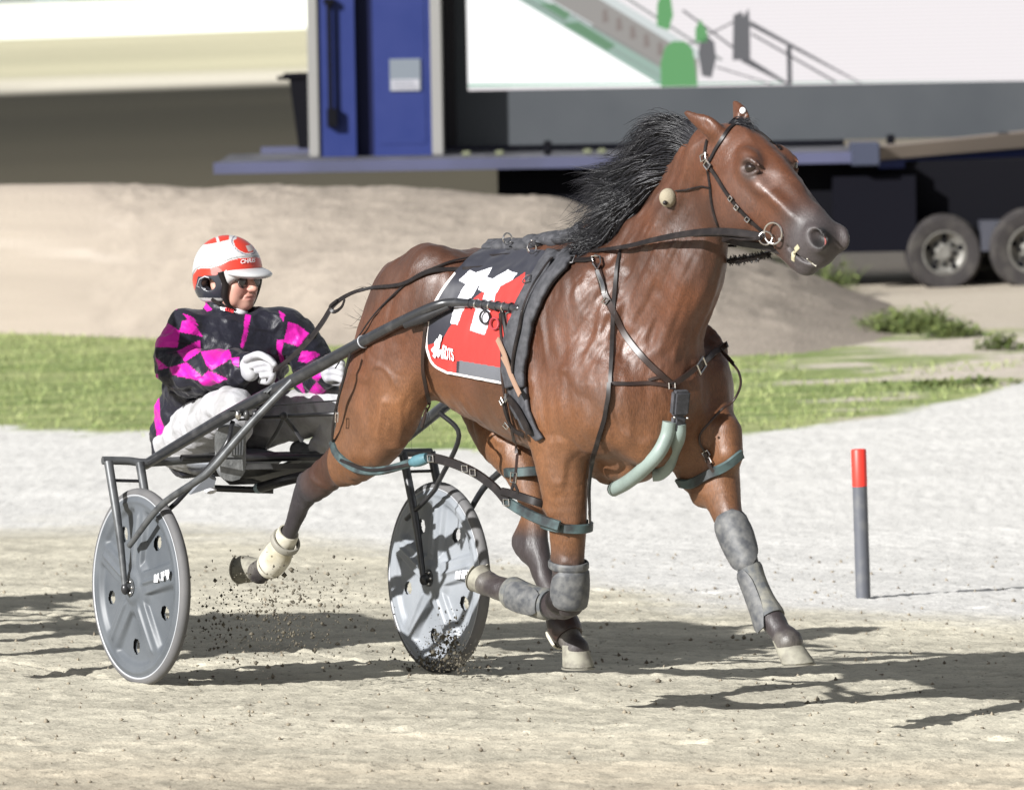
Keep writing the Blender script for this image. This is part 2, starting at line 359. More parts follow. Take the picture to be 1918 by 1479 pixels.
# --- dirt mound beyond the grass
def mound():
    prof = [(-400, 372), (0, 352), (60, 350), (300, 356), (560, 352), (900, 360), (1000, 364), (1060, 374), (1120, 398), (1200, 418), (1400, 470), (1500, 505), (1590, 540), (1700, 582), (1800, 606), (1920, 632)]
    basep = [(-400, 618), (0, 620), (240, 630), (460, 640), (700, 650), (1000, 664), (1340, 674), (1500, 670), (1620, 656), (1760, 640), (1900, 650)]
    Yc = 30.0; T = [at_depth(x, y, Yc) for x, y in prof]; B = [gpt(x, y) for x, y in basep]
    tx_, tz = np.array([p[0] for p in T]), np.array([p[2] for p in T]); bx_, by = np.array([p[0] for p in B]), np.array([p[1] for p in B])
    U = np.concatenate([np.linspace(-30, -2.6, 40), np.arange(-2.5, 5.6, .03)]); V_ = np.linspace(0, 1, 130); V = []; C = []
    for v in V_:
        x = U; top = np.interp(x, tx_, tz); yb = np.interp(x, bx_, by)
        y = yb-.3+(Yc+1.3-yb+.3)*v; f = np.where(v < .8, sstep(np.array(v), 0, .80)**.8, 1-.5*sstep(np.array(v), .82, 1.0))
        z = -.26+(top+.26)*f; V.append(np.stack([x, y, z], 1))
    V = np.concatenate(V); n = fbm(V*1.6, 4)-.45; m = fbm(V*9+3, 3)-.45
    V[:, 2] += (.10*n+.045*m)*np.clip((V[:, 2]+.24)*3, 0, 1)
    I = np.arange(len(V)).reshape(len(V_), len(U)); Q = np.stack([I[:-1, :-1], I[:-1, 1:], I[1:, 1:], I[1:, :-1]], -1).reshape(-1, 4)
    C = np.array([.26, .225, .188])*(1+.30*n+.30*m)[:, None]
    st_ = np.exp(-((V[:, 0]+2.85)/.5)**2)*sstep(np.sin(V[:, 2]*19+V[:, 0]*2.5+n*5), .45, .9)*sstep(V[:, 2], .25, .4)*(1-sstep(V[:, 2], .62, .75)); C = C+(np.array([.34, .30, .26])-C)*(st_*.8)[:, None]
    o = np_obj('dirt_mound', V, Q, mat('mound_dirt', attr=True, rough=.95, spec=.1, bump=(30, .6, .03))); set_cols(o, C); tag(o, 'low bank of bare brown dirt behind the grass strip', kind='structure')
mound()
# --- far wall and building
def box_between(g, x0, x1, y0, y1, z0, z1, bev=0.0): g.box(((x0+x1)/2, (y0+y1)/2, (z0+z1)/2), x1-x0, y1-y0, z1-z0, bev=bev)
w = empty('perimeter_wall', (-10, 385, -.3)); tag(w, 'long white wall far off along the top left of the field', 'wall')
g = Geo(); box_between(g, -150, 60, 385, 386, -.3, 1.95); g.build('wall', mat('white_wall', (.74, .77, .72), .8, var=(.05, (.66, .70, .66), .3, .7)), w, False)
g = Geo(); box_between(g, -150, 60, 384.7, 386.2, 1.953, 2.10); g.build('coping', mat('grey_coping', (.45, .48, .50), .8), w, False)
bd = empty('grandstand', (-40, 430, -.3)); tag(bd, 'low blue grey building with a dark roof rising behind the far white wall', 'building')
g = Geo(); box_between(g, -90, 5, 430, 450, -.3, 5.0); g.build('wall', mat('blue_grey_cladding', (.16, .22, .32), .7), bd, False)
g = Geo(); box_between(g, -92, 7, 428, 452, 5.003, 5.6); g.build('roof', mat('dark_roof', (.08, .09, .11), .6), bd, False)
M_gl = mat('dark_glass', (.02, .025, .03), .1)
for k in range(14): g = Geo(); box_between(g, -86+k*6.4, -82+k*6.4, 429.9, 430.2, 1.2, 3.4); g.build('window', M_gl, bd, False)
# --- grass blades on the strip
def grass_blades():
    n = 26000; x = RNG.uniform(-3.4, 5.2, n); y = RNG.uniform(14, 31, n); e = e_grass(x)+RNG.normal(0, .15, n); Bx = [gpt(a, b) for a, b in ((0, 620), (460, 640), (1000, 664), (1340, 674), (1620, 656), (1900, 650))]
    top = np.interp(x, [p[0] for p in Bx], [p[1] for p in Bx])+.2
    keep = (y > e) & (y < top) & ~((x > 2.9) & (fbm(np.stack([x*1.3, y*.8, x*0], 1), 2) > .40)); x, y = x[keep], y[keep]; n = len(x)
    h = RNG.uniform(.02, .06, n); a = RNG.uniform(0, 6.28, n); w_ = RNG.uniform(.004, .009, n); z = base_z(x, y)-.01; ln = RNG.normal(0, .025, (n, 2))
    V = np.zeros((n, 3, 3)); V[:, 0] = np.stack([x-np.cos(a)*w_, y-np.sin(a)*w_, z], 1); V[:, 1] = np.stack([x+np.cos(a)*w_, y+np.sin(a)*w_, z], 1); V[:, 2] = np.stack([x+ln[:, 0], y+ln[:, 1], z+h], 1)
    o = np_obj('grass', V.reshape(-1, 3), np.arange(n*3).reshape(-1, 3), mat('grass_blade', attr=True, rough=.6, spec=.2), smooth=False)
    c = np.array([.14, .19, .06])+(np.array([.32, .35, .15])-np.array([.14, .19, .06]))*RNG.random((n, 1)); set_cols(o, np.repeat(c, 3, 0)); tag(o, 'short green grass along the strip behind the track', 'grass', kind='stuff')
grass_blades()
# --- weeds
M_weed = mat('weed_leaf', attr=True, rough=.6, spec=.2)
def weed(px, py, rx, h, n, label, name='weed_clump'):
    c = gpt(px, py); V = []; C = []
    for k in range(n):
        x = c[0]+random.gauss(0, rx*.5); y = c[1]+random.gauss(0, rx*.4); z = gz_at(x, y)-.02; hh = h*random.uniform(.35, 1)*max(.25, 1-((x-c[0])/rx)**2*.5); a = random.uniform(0, 6.28); lx, ly = random.gauss(0, .4)*hh, random.gauss(0, .4)*hh
        for j in range(4):
            t = random.uniform(.25, 1); p = Vector((x+lx*t, y+ly*t, z+hh*t)); b = random.uniform(0, 6.28); L = random.uniform(.03, .08); d = Vector((math.cos(b), math.sin(b), random.uniform(-.2, .7)))*L; s_ = Vector((-math.sin(b), math.cos(b), 0))*L*.22
            V += [p, p+d*.5+s_, p+d, p+d*.5-s_]; k_ = random.random(); C += [(.06+.12*k_, .10+.11*k_, .03+.04*k_)]*4
        V += [Vector((x, y, z)), Vector((x+.005, y, z)), Vector((x+lx+.003, y+ly, z+hh)), Vector((x+lx, y+ly, z+hh))]; C += [(.12, .15, .05)]*4
    o = np_obj(name, np.array([tuple(v) for v in V]), np.arange(len(V)).reshape(-1, 4), M_weed, smooth=False); set_cols(o, np.array(C)); tag(o, label, 'weeds', 'weeds by the dirt mound'); return o
weed(1700, 622, .42, .22, 420, 'widest green weed clump at the foot of the mound, below the trailer wheel')
weed(1785, 632, .20, .16, 130, 'low weed patch just right of the widest weed clump')
weed(1872, 655, .16, .16, 90, 'small yellowish weed tuft near the right edge, on bare sand')
weed(1545, 560, .22, .42, 120, 'tall loose weeds below the horse muzzle, behind the mound')
wo_ = weed(1790, 720, .45, .05, 160, 'flat creeping weeds where the grass strip breaks up into sand on the right', 'ground_cover'); wo_['kind'] = 'stuff'; del wo_['group']
# --- marker post
pp = gpt(1617, 1119); mp = empty('marker_post', tuple(pp)); tag(mp, 'dark grey plastic marker post with a red top standing on the pale sand', 'post')
g = Geo(); lean = np.array([0, 0, 1.0]); hP = .665; rP = .033
g.tube([pp-lean*.06, pp+lean*hP*.75], rP, 24); g.build('pole', mat('grey_plastic', (.085, .09, .105), .5, var=(14, (.14, .14, .14), .45, .8)), mp)
g = Geo(); g.tube([pp+lean*(hP*.75+.001), pp+lean*(hP-.006), pp+lean*hP], [rP*1.03, rP*1.03, rP*.93], 24); g.build('top_sleeve', mat('red_plastic', (.70, .035, .022), .45), mp)
# --- the big screen trailer
TY = 32.6
def tx(px, py, Y=TY): p = at_depth(px, py, Y); return p[0], p[2]
M_blue = mat('blue_paint', (.014, .024, .108), .5, spec=.2, var=(2.0, (.022, .032, .125), .35, .7)); M_lilac = mat('faded_blue_paint', (.056, .060, .115), .6, var=(1.5, (.042, .045, .08), .4, .7))
M_black = mat('black_steel', (.004, .004, .006), .8, spec=.08); M_bez = mat('grey_panel', (.055, .060, .066), .6, spec=.2, var=(1.2, (.045, .05, .056), .4, .7)); M_pale = mat('aluminium_trim', (.25, .245, .235), .45, metal=.3)
tr = empty('screen_trailer', (tx(1300, 400)[0], TY+1.2, -.2)); tag(tr, 'blue trailer carrying a large lit video screen, parked behind the dirt mound', 'trailer')
xa, zt = tx(395, 302); xb, _ = tx(1612, 296); zb = tx(800, 322)[1]; ztm = (tx(395, 303)[1]+tx(1500, 274)[1])/2; zd = tx(1000, 300)[1]
zb = tx(1000, 321)[1]
g = Geo(); box_between(g, xa, xb, TY, TY+.12, zb, zd); g.build('deck_edge', M_lilac, tr, False)
g = Geo(); box_between(g, xa+.02, xb-.02, TY+.123, TY+3.1, zb+.02, zd-.01); g.build('deck', mat('deck_plate', (.05, .05, .056), .65, spec=.2, var=(3, (.15, .15, .17), .4, .7)), tr, False)
g = Geo(); box_between(g, xa+.3, xb, TY+3.103, TY+3.2, zb, zd+.05); g.build('deck_rail', M_lilac, tr, False)
# cabinet
cy = TY+1.6; cx0, cz0 = tx(574, 268, cy); cx1 = tx(834, 262, cy)[0]; cz0 = zd-.008
cp0, cp1, cg0, cg1 = tx(592, 200, cy)[0], tx(802, 200, cy)[0], tx(660, 200, cy)[0], tx(694, 200, cy)[0]; cp2 = tx(824, 200, cy)[0]
g = Geo(); box_between(g, cp0, cg0, cy, cy+1.4, cz0, 4.6); g.build('cabinet_panel', M_blue, tr, False)
g = Geo(); box_between(g, cg1, cp1, cy, cy+1.4, cz0, 4.6); box_between(g, cg1+.05, cp1-.05, cy-.006, cy+.02, cz0+.1, 4.5); g.build('cabinet_door', M_blue, tr, False)
g = Geo(); box_between(g, cg0+.001, cg1-.001, cy+.12, cy+1.38, cz0, 4.6); g.build('recess', mat('dark_blue_recess', (.006, .008, .035), .5, spec=.15), tr, False)
for a, b in ((cx0, cp0-.001), (cp1+.001, cp2)):
    g = Geo(); box_between(g, a, b, cy-.03, cy+1.2, cz0, 4.6, .01); g.build('corner_post', M_pale, tr, False)
g = Geo(); px0 = tx(612, 150, cy)[0]; g.tube([(px0, cy-.06, tx(612, 20, cy)[1]), (px0, cy-.06, tx(616, 250, cy)[1])], .022, 10); g.box((px0+.01, cy-.05, tx(614, 232, cy)[1]), .09, .09, .16); g.box((px0, cy-.05, tx(612, 15, cy)[1]), .09, .07, .05); g.build('gas_strut', M_black, tr)
# sign plate with unreadable small print
s0, s1 = tx(722, 121, cy), tx(782, 179, cy); sg = Geo(); box_between(sg, s0[0], s1[0], cy-.022, cy-.008, s1[1], s0[1]); sgo = sg.build('notice_plate', mat('grey_plate', (.13, .15, .175), .5), tr, False)
g = Geo(); hN = s0[1]-s1[1]; box_between(g, s0[0]+.012, s1[0]-.012, cy-.026, cy-.0225, s1[1]+.02*hN, s1[1]+.36*hN); g.build('notice_label', mat('white_label', (.30, .30, .33), .5), sgo, False)
g = Geo()
M_gp = mat('grey_print', (.17, .175, .20), .5)
for k in range(3): g = Geo(); box_between(g, s0[0]+.03, s1[0]-.03-.02*k, cy-.029, cy-.0265, s1[1]+(.08+.095*k)*hN, s1[1]+(.115+.095*k)*hN); g.build('print_line', M_gp, sgo, False)
# screen housing
sy = TY+2.2; hx0, hx1 = tx(848, 200, sy)[0], tx(848, 200, sy)[0]+7.2; zs = (tx(868, 168, sy)[1]+tx(1918, 150, sy)[1])/2; ex0 = tx(867, 80, sy)[0]
g = Geo(); box_between(g, hx0, ex0-.003, sy-.05, sy+.5, zd+.052, 5.2); box_between(g, ex0-.003, hx1, sy-.05, sy+.5, zd+.052, zs-.003); g.build('screen_housing', M_bez, tr, False)
g = Geo(); box_between(g, tx(826, 200, sy)[0], hx0-.002, sy-.16, sy+.5, zd+.052, 5.2); g.build('mast', mat('dark_mast', (.024, .022, .025), .6, spec=.15), tr, False)
def em(name, c, k=1.0): return mat(name, (.01, .01, .01), .4, emit=(c, k*.60))
g = Geo(); box_between(g, ex0, hx1, sy-.02, sy+.45, zs, 5.2)
m = em('lit_screen', (.93, .88, .90), .70); t = m.node_tree; p = t.nodes['Principled BSDF']
wv_ = t.nodes.new('ShaderNodeTexWave'); wv_.bands_direction = 'Z'; wv_.inputs['Scale'].default_value = 9.0; cr = t.nodes.new('ShaderNodeMapRange'); cr.inputs[3].default_value = .43; cr.inputs[4].default_value = .52
t.links.new(t.nodes['Texture Coordinate'].outputs['Object'], wv_.inputs['Vector']); t.links.new(wv_.outputs['Fac'], cr.inputs[0]); t.links.new(cr.outputs[0], p.inputs['Emission Strength'])
scr = g.build('screen', m, tr, False)
def pic(name, polys, m, lift):
    g = Geo()
    for P in polys:
        W_ = [at_depth(x, y, sy-.02-lift) for x, y in P]; W_ = [(max(q[0], ex0+.004), q[1], max(q[2], zs+.004)) for q in W_]
        g.add(W_+[(q[0], q[1]+lift*.5, q[2]) for q in W_], [tuple(range(len(P))), tuple(range(2*len(P)-1, len(P)-1, -1))])
    o = g.build(name, m, scr, False); return o
def bar(x0, y0, x1, y1, w): n = math.hypot(x1-x0, y1-y0); a, b = -(y1-y0)/n*w/2, (x1-x0)/n*w/2; return [(x0+a, y0+b), (x1+a, y1+b), (x1-a, y1-b), (x0-a, y0-b)]
pic('lit_area', [[(862, -60), (850, -60), (862, 172), (1240, 164), (940, -8), (900, -60)]], em('screen_white', (1, 1, 1), 1.0), .003)
pic('stairway', [[(935, -10), (985, -10), (1290, 164), (1235, 164)]], em('screen_teal_grey', (.42, .60, .52), .62), .004)
pic('stairway', [[(985, -10), (1100, -10), (1300, 112), (1300, 164), (1290, 164)]], em('screen_grey', (.42, .40, .38), .62), .004)
pic('stairway', [bar(1110, -10, 1330, 120, 16), bar(990, -10, 1100, 52, 7)], em('screen_pale', (.80, .86, .86), .68), .006)
pic('stairway', [[(1045, 50), (1075, 45), (1145, 88), (1130, 98)], [(1000, 12), (1030, 12), (1060, 30), (1050, 42)]], em('screen_dull_green', (.18, .40, .22), .55), .007)
pic('foliage', [[(1232, 164), (1230, 120), (1238, 90), (1252, 78), (1275, 78), (1290, 92), (1296, 130), (1300, 164)], [(1295, 80), (1294, 55), (1303, 36), (1315, 56), (1318, 78)], [(1222, 50), (1222, 10), (1228, -10), (1246, -10), (1252, 30), (1244, 58)]], em('screen_green', (.15, .50, .17), .60), .009)
pic('figure', [[(1300, 100), (1304, 74), (1318, 68), (1330, 78), (1334, 110), (1326, 146), (1308, 142)], [(1365, 112), (1365, 28), (1380, 20), (1384, 30), (1393, 14), (1396, 40), (1398, 110)]], em('screen_dark_grey', (.20, .20, .22), .5), .009)
pic('handrail', [bar(1396, 42, 1606, 160, 9), bar(1384, 108, 1470, 160, 13), bar(1470, 84, 1473, 160, 9), bar(1400, 62, 1560, 150, 4), bar(1270, 20, 1368, 90, 4), bar(1280, 85, 1366, 40, 3), bar(1335, 125, 1440, 156, 3)], em('screen_charcoal', (.16, .16, .18), .45), .007)
pic('stairway', [bar(950, -10, 1262, 164, 3), bar(1150, -10, 1345, 112, 4), bar(1040, 20, 1300, 164, 3)], em('screen_line_grey', (.30, .34, .33), .5), .0065)
M_sb = em('screen_brown_grey', (.36, .30, .28), .55)
for k in range(5): pic('figure', [[(1120+k*26, 22+k*15), (1128+k*26, 20+k*15), (1132+k*26, 44+k*15), (1120+k*26, 46+k*15)]], M_sb, .0068)
pic('screen_edge', [bar(866, 168, 1918, 150, 4)], em('screen_edge_green', (.10, .62, .35), .55), .006)
# bits standing on the deck, right-hand chassis
for x in (1020, 1663, 1875): q = tx(x, 245, TY+1.0); g = Geo(); g.box((q[0], TY+1.0, zd+.052), .11 if x > 1700 else .07, .1, .13, bev=.01); g.build('deck_lug', M_black, tr, False)
M_pm = mat('pale_marker', (.14, .15, .09), .5)
for x in (1095, 1122, 868, 930): q = tx(x, 262, TY+.9); g = Geo(); g.box((q[0], TY+.9, zd+.02), .08, .08, .04, bev=.012); g.build('deck_light', M_pm, tr, False)
q0, q1 = tx(1590, 300, TY-.05), tx(1642, 262, TY-.05); g = Geo(); g.box(((q0[0]+q1[0])/2, TY+.1, (zb+zd)/2+.03), q1[0]-q0[0], .5, zd-zb+.10, bev=.01); g.build('step_box', mat('slate_paint', (.028, .034, .06), .5), tr, False)
def slab(name, P, m, th):
    n = len(P); W_ = [at_depth(x, y, Y) for x, y, Y in P]; g = Geo(); g.add(W_+[(q[0], q[1]+th, q[2]) for q in W_], [tuple(range(n)), tuple(range(2*n-1, n-1, -1))]+[(i, i+n, (i+1) % n+n, (i+1) % n) for i in range(n)]); return g.build(name, m, tr, False)
slab('chassis_beam', [(1642, 296, TY+.2), (1990, 260, TY+1.3), (1990, 294, TY+1.3), (1642, 310, TY+.2)], M_blue, .3)
slab('ramp_board', [(1642, 270, TY+.1), (1990, 228, TY+1.2), (1990, 258, TY+1.2), (1642, 294, TY+.1)], mat('tan_board', (.16, .13, .105), .7), .5)
ub = tx(1000, 330)[1]; g = Geo(); x0 = tx(928, 340)[0]; box_between(g, x0, x0+9.5, TY+.35, TY+2.9, -.02+.28, zb-.003); g.build('undercarriage', M_black, tr, False)
g = Geo(); a, b = tx(1560, 400), tx(1716, 464); box_between(g, a[0], b[0], TY+.05, TY+.34, b[1], zb-.12); g.build('side_skirt', mat('navy_skirt', (.005, .005, .008), .8, spec=.05), tr, False)
g = Geo(); a, b = tx(1835, 405), tx(1880, 460); box_between(g, a[0], b[0], TY+.02, TY+.34, b[1], a[1]); g.build('mudguard', mat('grey_mudguard', (.04, .042, .055), .5), tr, False)
M_tyre = mat('tyre_rubber', (.030, .027, .027), .85, spec=.2, var=(9, (.06, .055, .05), .45, .75)); M_rim = mat('dusty_steel', (.16, .155, .14), .5, metal=.3, var=(8, (.09, .085, .075), .4, .7))
gl = -.22
def truck_wheel(px, Y, r):
    c = np.array([tx(px, 470, Y)[0], Y, gl+r]); w_ = .26; prof = [(r*.56, 0), (r*.62, -.012), (r*.90, -.012), (r*.985, .03), (r, .07), (r, w_-.07), (r*.985, w_-.03), (r*.9, w_), (r*.56, w_)]; n = 40
    V = [c+np.array([q*math.cos(2*math.pi*k/n), d, q*math.sin(2*math.pi*k/n)]) for q, d in prof for k in range(n)]
    F_ = [(i*n+k, i*n+(k+1) % n, ((i+1) % len(prof))*n+(k+1) % n, ((i+1) % len(prof))*n+k) for i in range(len(prof)) for k in range(n)]
    g = Geo(); g.add(V, F_); o = g.build('wheel', M_tyre, tr)
    prof = [(.001, .04), (r*.16, .04), (r*.18, .07), (r*.36, .09), (r*.42, .06), (r*.50, .05), (r*.53, -.004), (r*.575, -.004)]
    V = [c+np.array([q*math.cos(2*math.pi*k/n), d, q*math.sin(2*math.pi*k/n)]) for q, d in prof for k in range(n)]
    g = Geo(); g.add(V, [(i*n+k, i*n+(k+1) % n, (i+1)*n+(k+1) % n, (i+1)*n+k) for i in range(len(prof)-1) for k in range(n)])
    g.build('rim', M_rim, o)
    for k in range(8): g = Geo(); g.ball(c+np.array([r*.29*math.cos(k*.785), .07, r*.29*math.sin(k*.785)]), (.02, .02, .02), 8, 6); g.build('wheel_nut', M_black, o)
    for k in range(5): g = Geo(); g.ball(c+np.array([r*.44*math.cos(k*1.257+.3), .052, r*.44*math.sin(k*1.257+.3)]), (.03, .006, .03), 10, 6); g.build('rim_hole', M_black, o)
truck_wheel(1768, TY+.03, .335); truck_wheel(1838, TY+.9, .335); truck_wheel(1932, TY-.12, .36)
tr.rotation_euler = (0, R(1.0), 0)           # the trailer stands slightly nose-down to the right
# dark bin behind the trailer's left end
bY = TY+2.75; bq = at_depth(548, 205, bY); bz = zd+.10; bn = empty('wheelie_bin', (bq[0], bY, bz)); tag(bn, 'black bin with an overhanging lid on the left end of the blue trailer deck', 'bin')
g = Geo(); hb = at_depth(545, 150, bY)[2]-bz
def fr_box(g, c, sx0, sx1, sy0, sy1, z0, z1): g.add([(c[0]+a*(sx0 if z == z0 else sx1), c[1]+b*(sy0 if z == z0 else sy1), z) for z in (z0, z1) for a, b in ((-1, -1), (1, -1), (1, 1), (-1, 1))], [(3, 2, 1, 0), (4, 5, 6, 7), (0, 1, 5, 4), (1, 2, 6, 5), (2, 3, 7, 6), (3, 0, 4, 7)])
fr_box(g, (bq[0]+.10, bY+.15), .06, .12, .10, .14, bz, bz+hb); g.build('bin_body', M_black, bn, False)
g = Geo(); g.box((bq[0]+.06, bY+.14, bz+hb+.03), .30, .32, .06, bev=.02); g.box((bq[0]-.10, bY+.14, bz+hb+.02), .07, .16, .035, bev=.01); g.build('lid', M_black, bn, False)
HVOX = .0062
# ================================================================== HORSE
def hp(x, y, l, r, rl=None):
    p = HF.px(x, y, l); return (p[0], l, p[2], r, rl if rl else r)
S = SDF((-1.2, -.42, .12), (2.25, .42, 2.2), HVOX)
def rotp(deg, yaw=0):
    """axes pitched in the a-z plane: first axis at deg above forward"""
    c, s_ = math.cos(R(deg)), math.sin(R(deg)); M = np.array([[c, 0, -s_], [0, 1, 0], [s_, 0, c]])
    cy, sy = math.cos(R(yaw)), math.sin(R(yaw)); Y_ = np.array([[cy, -sy, 0], [sy, cy, 0], [0, 0, 1]])
    return Y_ @ M
def st(a, zt, zb, hw): return (a, 0, (zt+zb)/2, (zt-zb)/2, hw)
# barrel, loin, croup
S.chain([st(-.02, 1.585, 1.16, .19), st(.14, 1.632, 1.08, .235), st(.32, 1.64, 1.02, .255), st(.52, 1.63, .95, .275),
         st(.72, 1.64, .90, .275), st(.92, 1.62, .85, .245), st(1.08, 1.48, .86, .205)], .05)
S.chain([(.55, 0, 1.55, .07, .06), (.78, 0, 1.60, .065, .05), (.98, 0, 1.56, .08, .06)], .10)          # withers
# neck
S.chain([hp(1140, 615, 0, .27, .19), hp(1200, 565, 0, .27, .165), hp(1258, 488, 0, .23, .128), hp(1298, 408, 0, .165, .095), hp(1340, 324, 0, .13, .082)], .10)
S.chain([hp(1095, 452, 0, .04, .035), hp(1210, 352, 0, .04, .03), hp(1322, 268, 0, .04, .035)], .06)   # crest
# chest
S.ell((1.15, 0, 1.14), (.18, .22, .25), .09)
for sg in (1, -1):
    S.ell((1.23, .10*sg, 1.06), (.10, .10, .17), .05, rot=rotp(20))          # pectorals
    S.ell((.99, .165*sg, 1.30), (.17, .09, .29), .12, rot=rotp(-22))         # shoulder blade
    S.ell((1.12, .20*sg, 1.12), (.15, .09, .16), .10, rot=rotp(-30))        # point of shoulder
    S.ell((.90, .20*sg, 1.08), (.15, .09, .17), .06, rot=rotp(30))           # triceps
    S.ell((.10, .16*sg, 1.46), (.23, .11, .15), .10, rot=rotp(-6))           # hip, gluteal
S.ell((1.20, -.22, 1.17), (.12, .07, .18), .08, rot=rotp(-20))                # the left shoulder carried forward
S.ell((1.0, 0, .93), (.17, .11, .11), .06, rot=rotp(-6))                       # brisket
# head
Fp = [(1352, 243), (1412, 248), (1452, 283), (1488, 332), (1522, 384), (1549, 420)]
Jp = [(1338, 338), (1338, 400), (1368, 440), (1432, 446), (1462, 462), (1492, 478)]
rl = [.078, .098, .098, .078, .064, .058]; hn = []
for (fx, fy), (jx, jy), q in zip(Fp, Jp, rl):
    a, b = HF.px(fx, fy), HF.px(jx, jy); c = (a+b)/2; hn.append((c[0], 0, c[2], np.linalg.norm(a-b)/2*.97, q))
S.chain(hn, .05)
S.chain([hp(1512, 425, 0, .072, .058), hp(1524, 446, 0, .074, .060), hp(1532, 460, 0, .062, .060)], .05)      # muzzle
S.chain([hp(1470, 462, 0, .04, .036), hp(1500, 490, 0, .036, .038), hp(1512, 498, 0, .034, .036)], .03)       # chin
for sg in (1, -1):
    q = HF.px(1374, 376, .08); S.ell((q[0], .074*sg, q[2]), (.10, .032, .12), .03, rot=rotp(-35))     # cheek
    q = HF.px(1400, 298, .088); S.ell((q[0], .078*sg, q[2]), (.052, .026, .03), .04, rot=rotp(-35))   # brow
    q = HF.px(1400, 330, .09); S.ell((q[0], .082*sg, q[2]), (.05, .022, .02), .03, rot=rotp(-30))     # lower lid
    q = HF.px(1402, 313, .1); S.ell((q[0], .108*sg, q[2]), (.029, .018, .018), .010, op='s', rot=rotp(-35))
    for ly, lz in ((-9, .013), (8, .011)): e0, e1, e2 = HF.px(1381, 316, .1), HF.px(1402, 313+ly*1.5, .1), HF.px(1424, 316, .1); S.chain([(e0[0], .096*sg, e0[2], .005), (e1[0], .101*sg, e1[2]+.003*(1 if ly < 0 else -1), .006), (e2[0]-.006, .084*sg, e2[2], .004)], .008)
    q0, q1 = HF.px(1425, 350, .085), HF.px(1478, 400, .075)
    S.chain([(q0[0], .079*sg, q0[2], .015), (q1[0], .061*sg, q1[2], .011)], .05)                       # facial crest
    q0, q1 = HF.px(1440, 318, .085), HF.px(1500, 385, .06)
    S.chain([(q0[0], .095*sg, q0[2], .012), (q1[0], .078*sg, q1[2], .012)], .05, op='s')               # hollow over the crest
    q = HF.px(1534, 448, .05); S.ell((q[0]-.004, .052*sg, q[2]), (.044, .022 if sg > 0 else .016, .036), .04, rot=rotp(-50))  # nostril wing
    S.ell((q[0]+(.004 if sg > 0 else -.022), .076*sg, q[2]+.004), (.036, .050, .022), .010, op='s', rot=rotp(-50))
    q0, q1 = HF.px(1478, 462, .05), HF.px(1528, 502, .04)
    S.chain([(q0[0], .062*sg, q0[2], .009, .024), (q1[0]-.005, .048*sg, q1[2]+.004, .009, .024), (q1[0]+.05, 0, q1[2]+.01, .008, .02)], .008, op='s')  # mouth line
# ears
for nodes in ([(1352, 258, .055, .034, .026), (1328, 238, .085, .036, .018), (1306, 224, .10, .022, .012), (1286, 212, .105, .007, .007)],
              [(1392, 240, -.055, .034, .026), (1388, 218, -.072, .034, .02), (1382, 203, -.078, .022, .013), (1375, 191, -.08, .007, .007)]):
    S.chain([hp(*n) for n in nodes], .02)
q = hp(1322, 238, .115, .02); S.ell((q[0], q[1], q[2]), (.035, .014, .012), .01, op='s', rot=rotp(140))
q = hp(1384, 214, -.052, .02); S.ell((q[0]+.02, q[1], q[2]), (.012, .016, .03), .01, op='s', rot=rotp(-10))
# muscle grooves of neck and shoulder
for pts, r in (([(1330, 452, .08), (1300, 560, .105), (1250, 690, .12)], .016), ([(1285, 470, .115), (1225, 590, .155), (1180, 690, .2)], .014), ([(1320, 330, .1), (1240, 420, .12), (1160, 500, .165)], .012)):
    S.chain([hp(x, y, l, r) for x, y, l in pts], .03, op='s')
S.ell((1.27, 0, 1.08), (.05, .018, .14), .03, op='s')                           # breast groove
def limb(nodes, k):
    L = SDF.__new__(SDF); L.__dict__.update(S.__dict__); L.d = np.full(S.n, 1.0, dtype=np.float32)
    for ch in nodes: L.chain([hp(*n) if len(n) > 4 or n[0] > 10 else n for n in ch], .03)
    return L.d
def join(d, k): S.d[:] = SDF.smin(S.d, d, k)
# right hind, flung back
j_rh = limb([[(815, 560, .17, .20, .12), (752, 640, .205, .215, .11), (722, 725, .215, .19, .105), (708, 800, .225, .135, .09), (668, 850, .225, .10, .072), (622, 880, .215, .066, .05), (588, 912, .205, .056, .042)],
             [(690, 760, .215, .13, .09), (665, 830, .22, .085, .07), (640, 862, .22, .06, .05)],
             [(606, 898, .205, .05, .034), (578, 905, .205, .046, .032), (566, 935, .20, .044, .034), (552, 972, .19, .034, .028), (537, 1008, .18, .033, .03), (520, 1040, .17, .046, .042), (500, 1062, .165, .036, .036), (486, 1070, .16, .046, .046)]], .03)
join(j_rh, .06)
# left hind
j_lh = limb([[(900, 640, -.17, .2, .11), (915, 730, -.19, .17, .10), (935, 800, -.19, .13, .085), (968, 862, -.175, .085, .065), (992, 920, -.165, .055, .048), (1001, 975, -.16, .05, .042), (1000, 1024, -.155, .06, .045)],
             [(985, 985, -.16, .03, .025), (978, 1018, -.155, .04, .03), (1005, 1040, -.15, .05, .04), (1020, 1085, -.14, .04, .034), (1042, 1135, -.125, .036, .032), (1058, 1176, -.115, .05, .044), (1070, 1200, -.11, .042, .04), (1080, 1215, -.11, .046, .046)]], .03)
join(j_lh, .06)
# right fore, knee up and cannon folded back
j_rf = limb([[(1075, 760, .20, .135, .095), (1052, 830, .20, .125, .088), (1056, 905, .19, .098, .075), (1063, 985, .178, .076, .062), (1065, 1050, .17, .062, .052), (1064, 1095, .165, .064, .056), (1060, 1122, .16, .062, .054)],
             [(1068, 1110, .162, .05, .045), (1046, 1132, .16, .052, .046), (1010, 1128, .158, .038, .036), (972, 1115, .155, .034, .034), (946, 1105, .152, .044, .042), (925, 1098, .15, .042, .042), (912, 1092, .15, .046, .046)]], .03)
join(j_rf, .05)
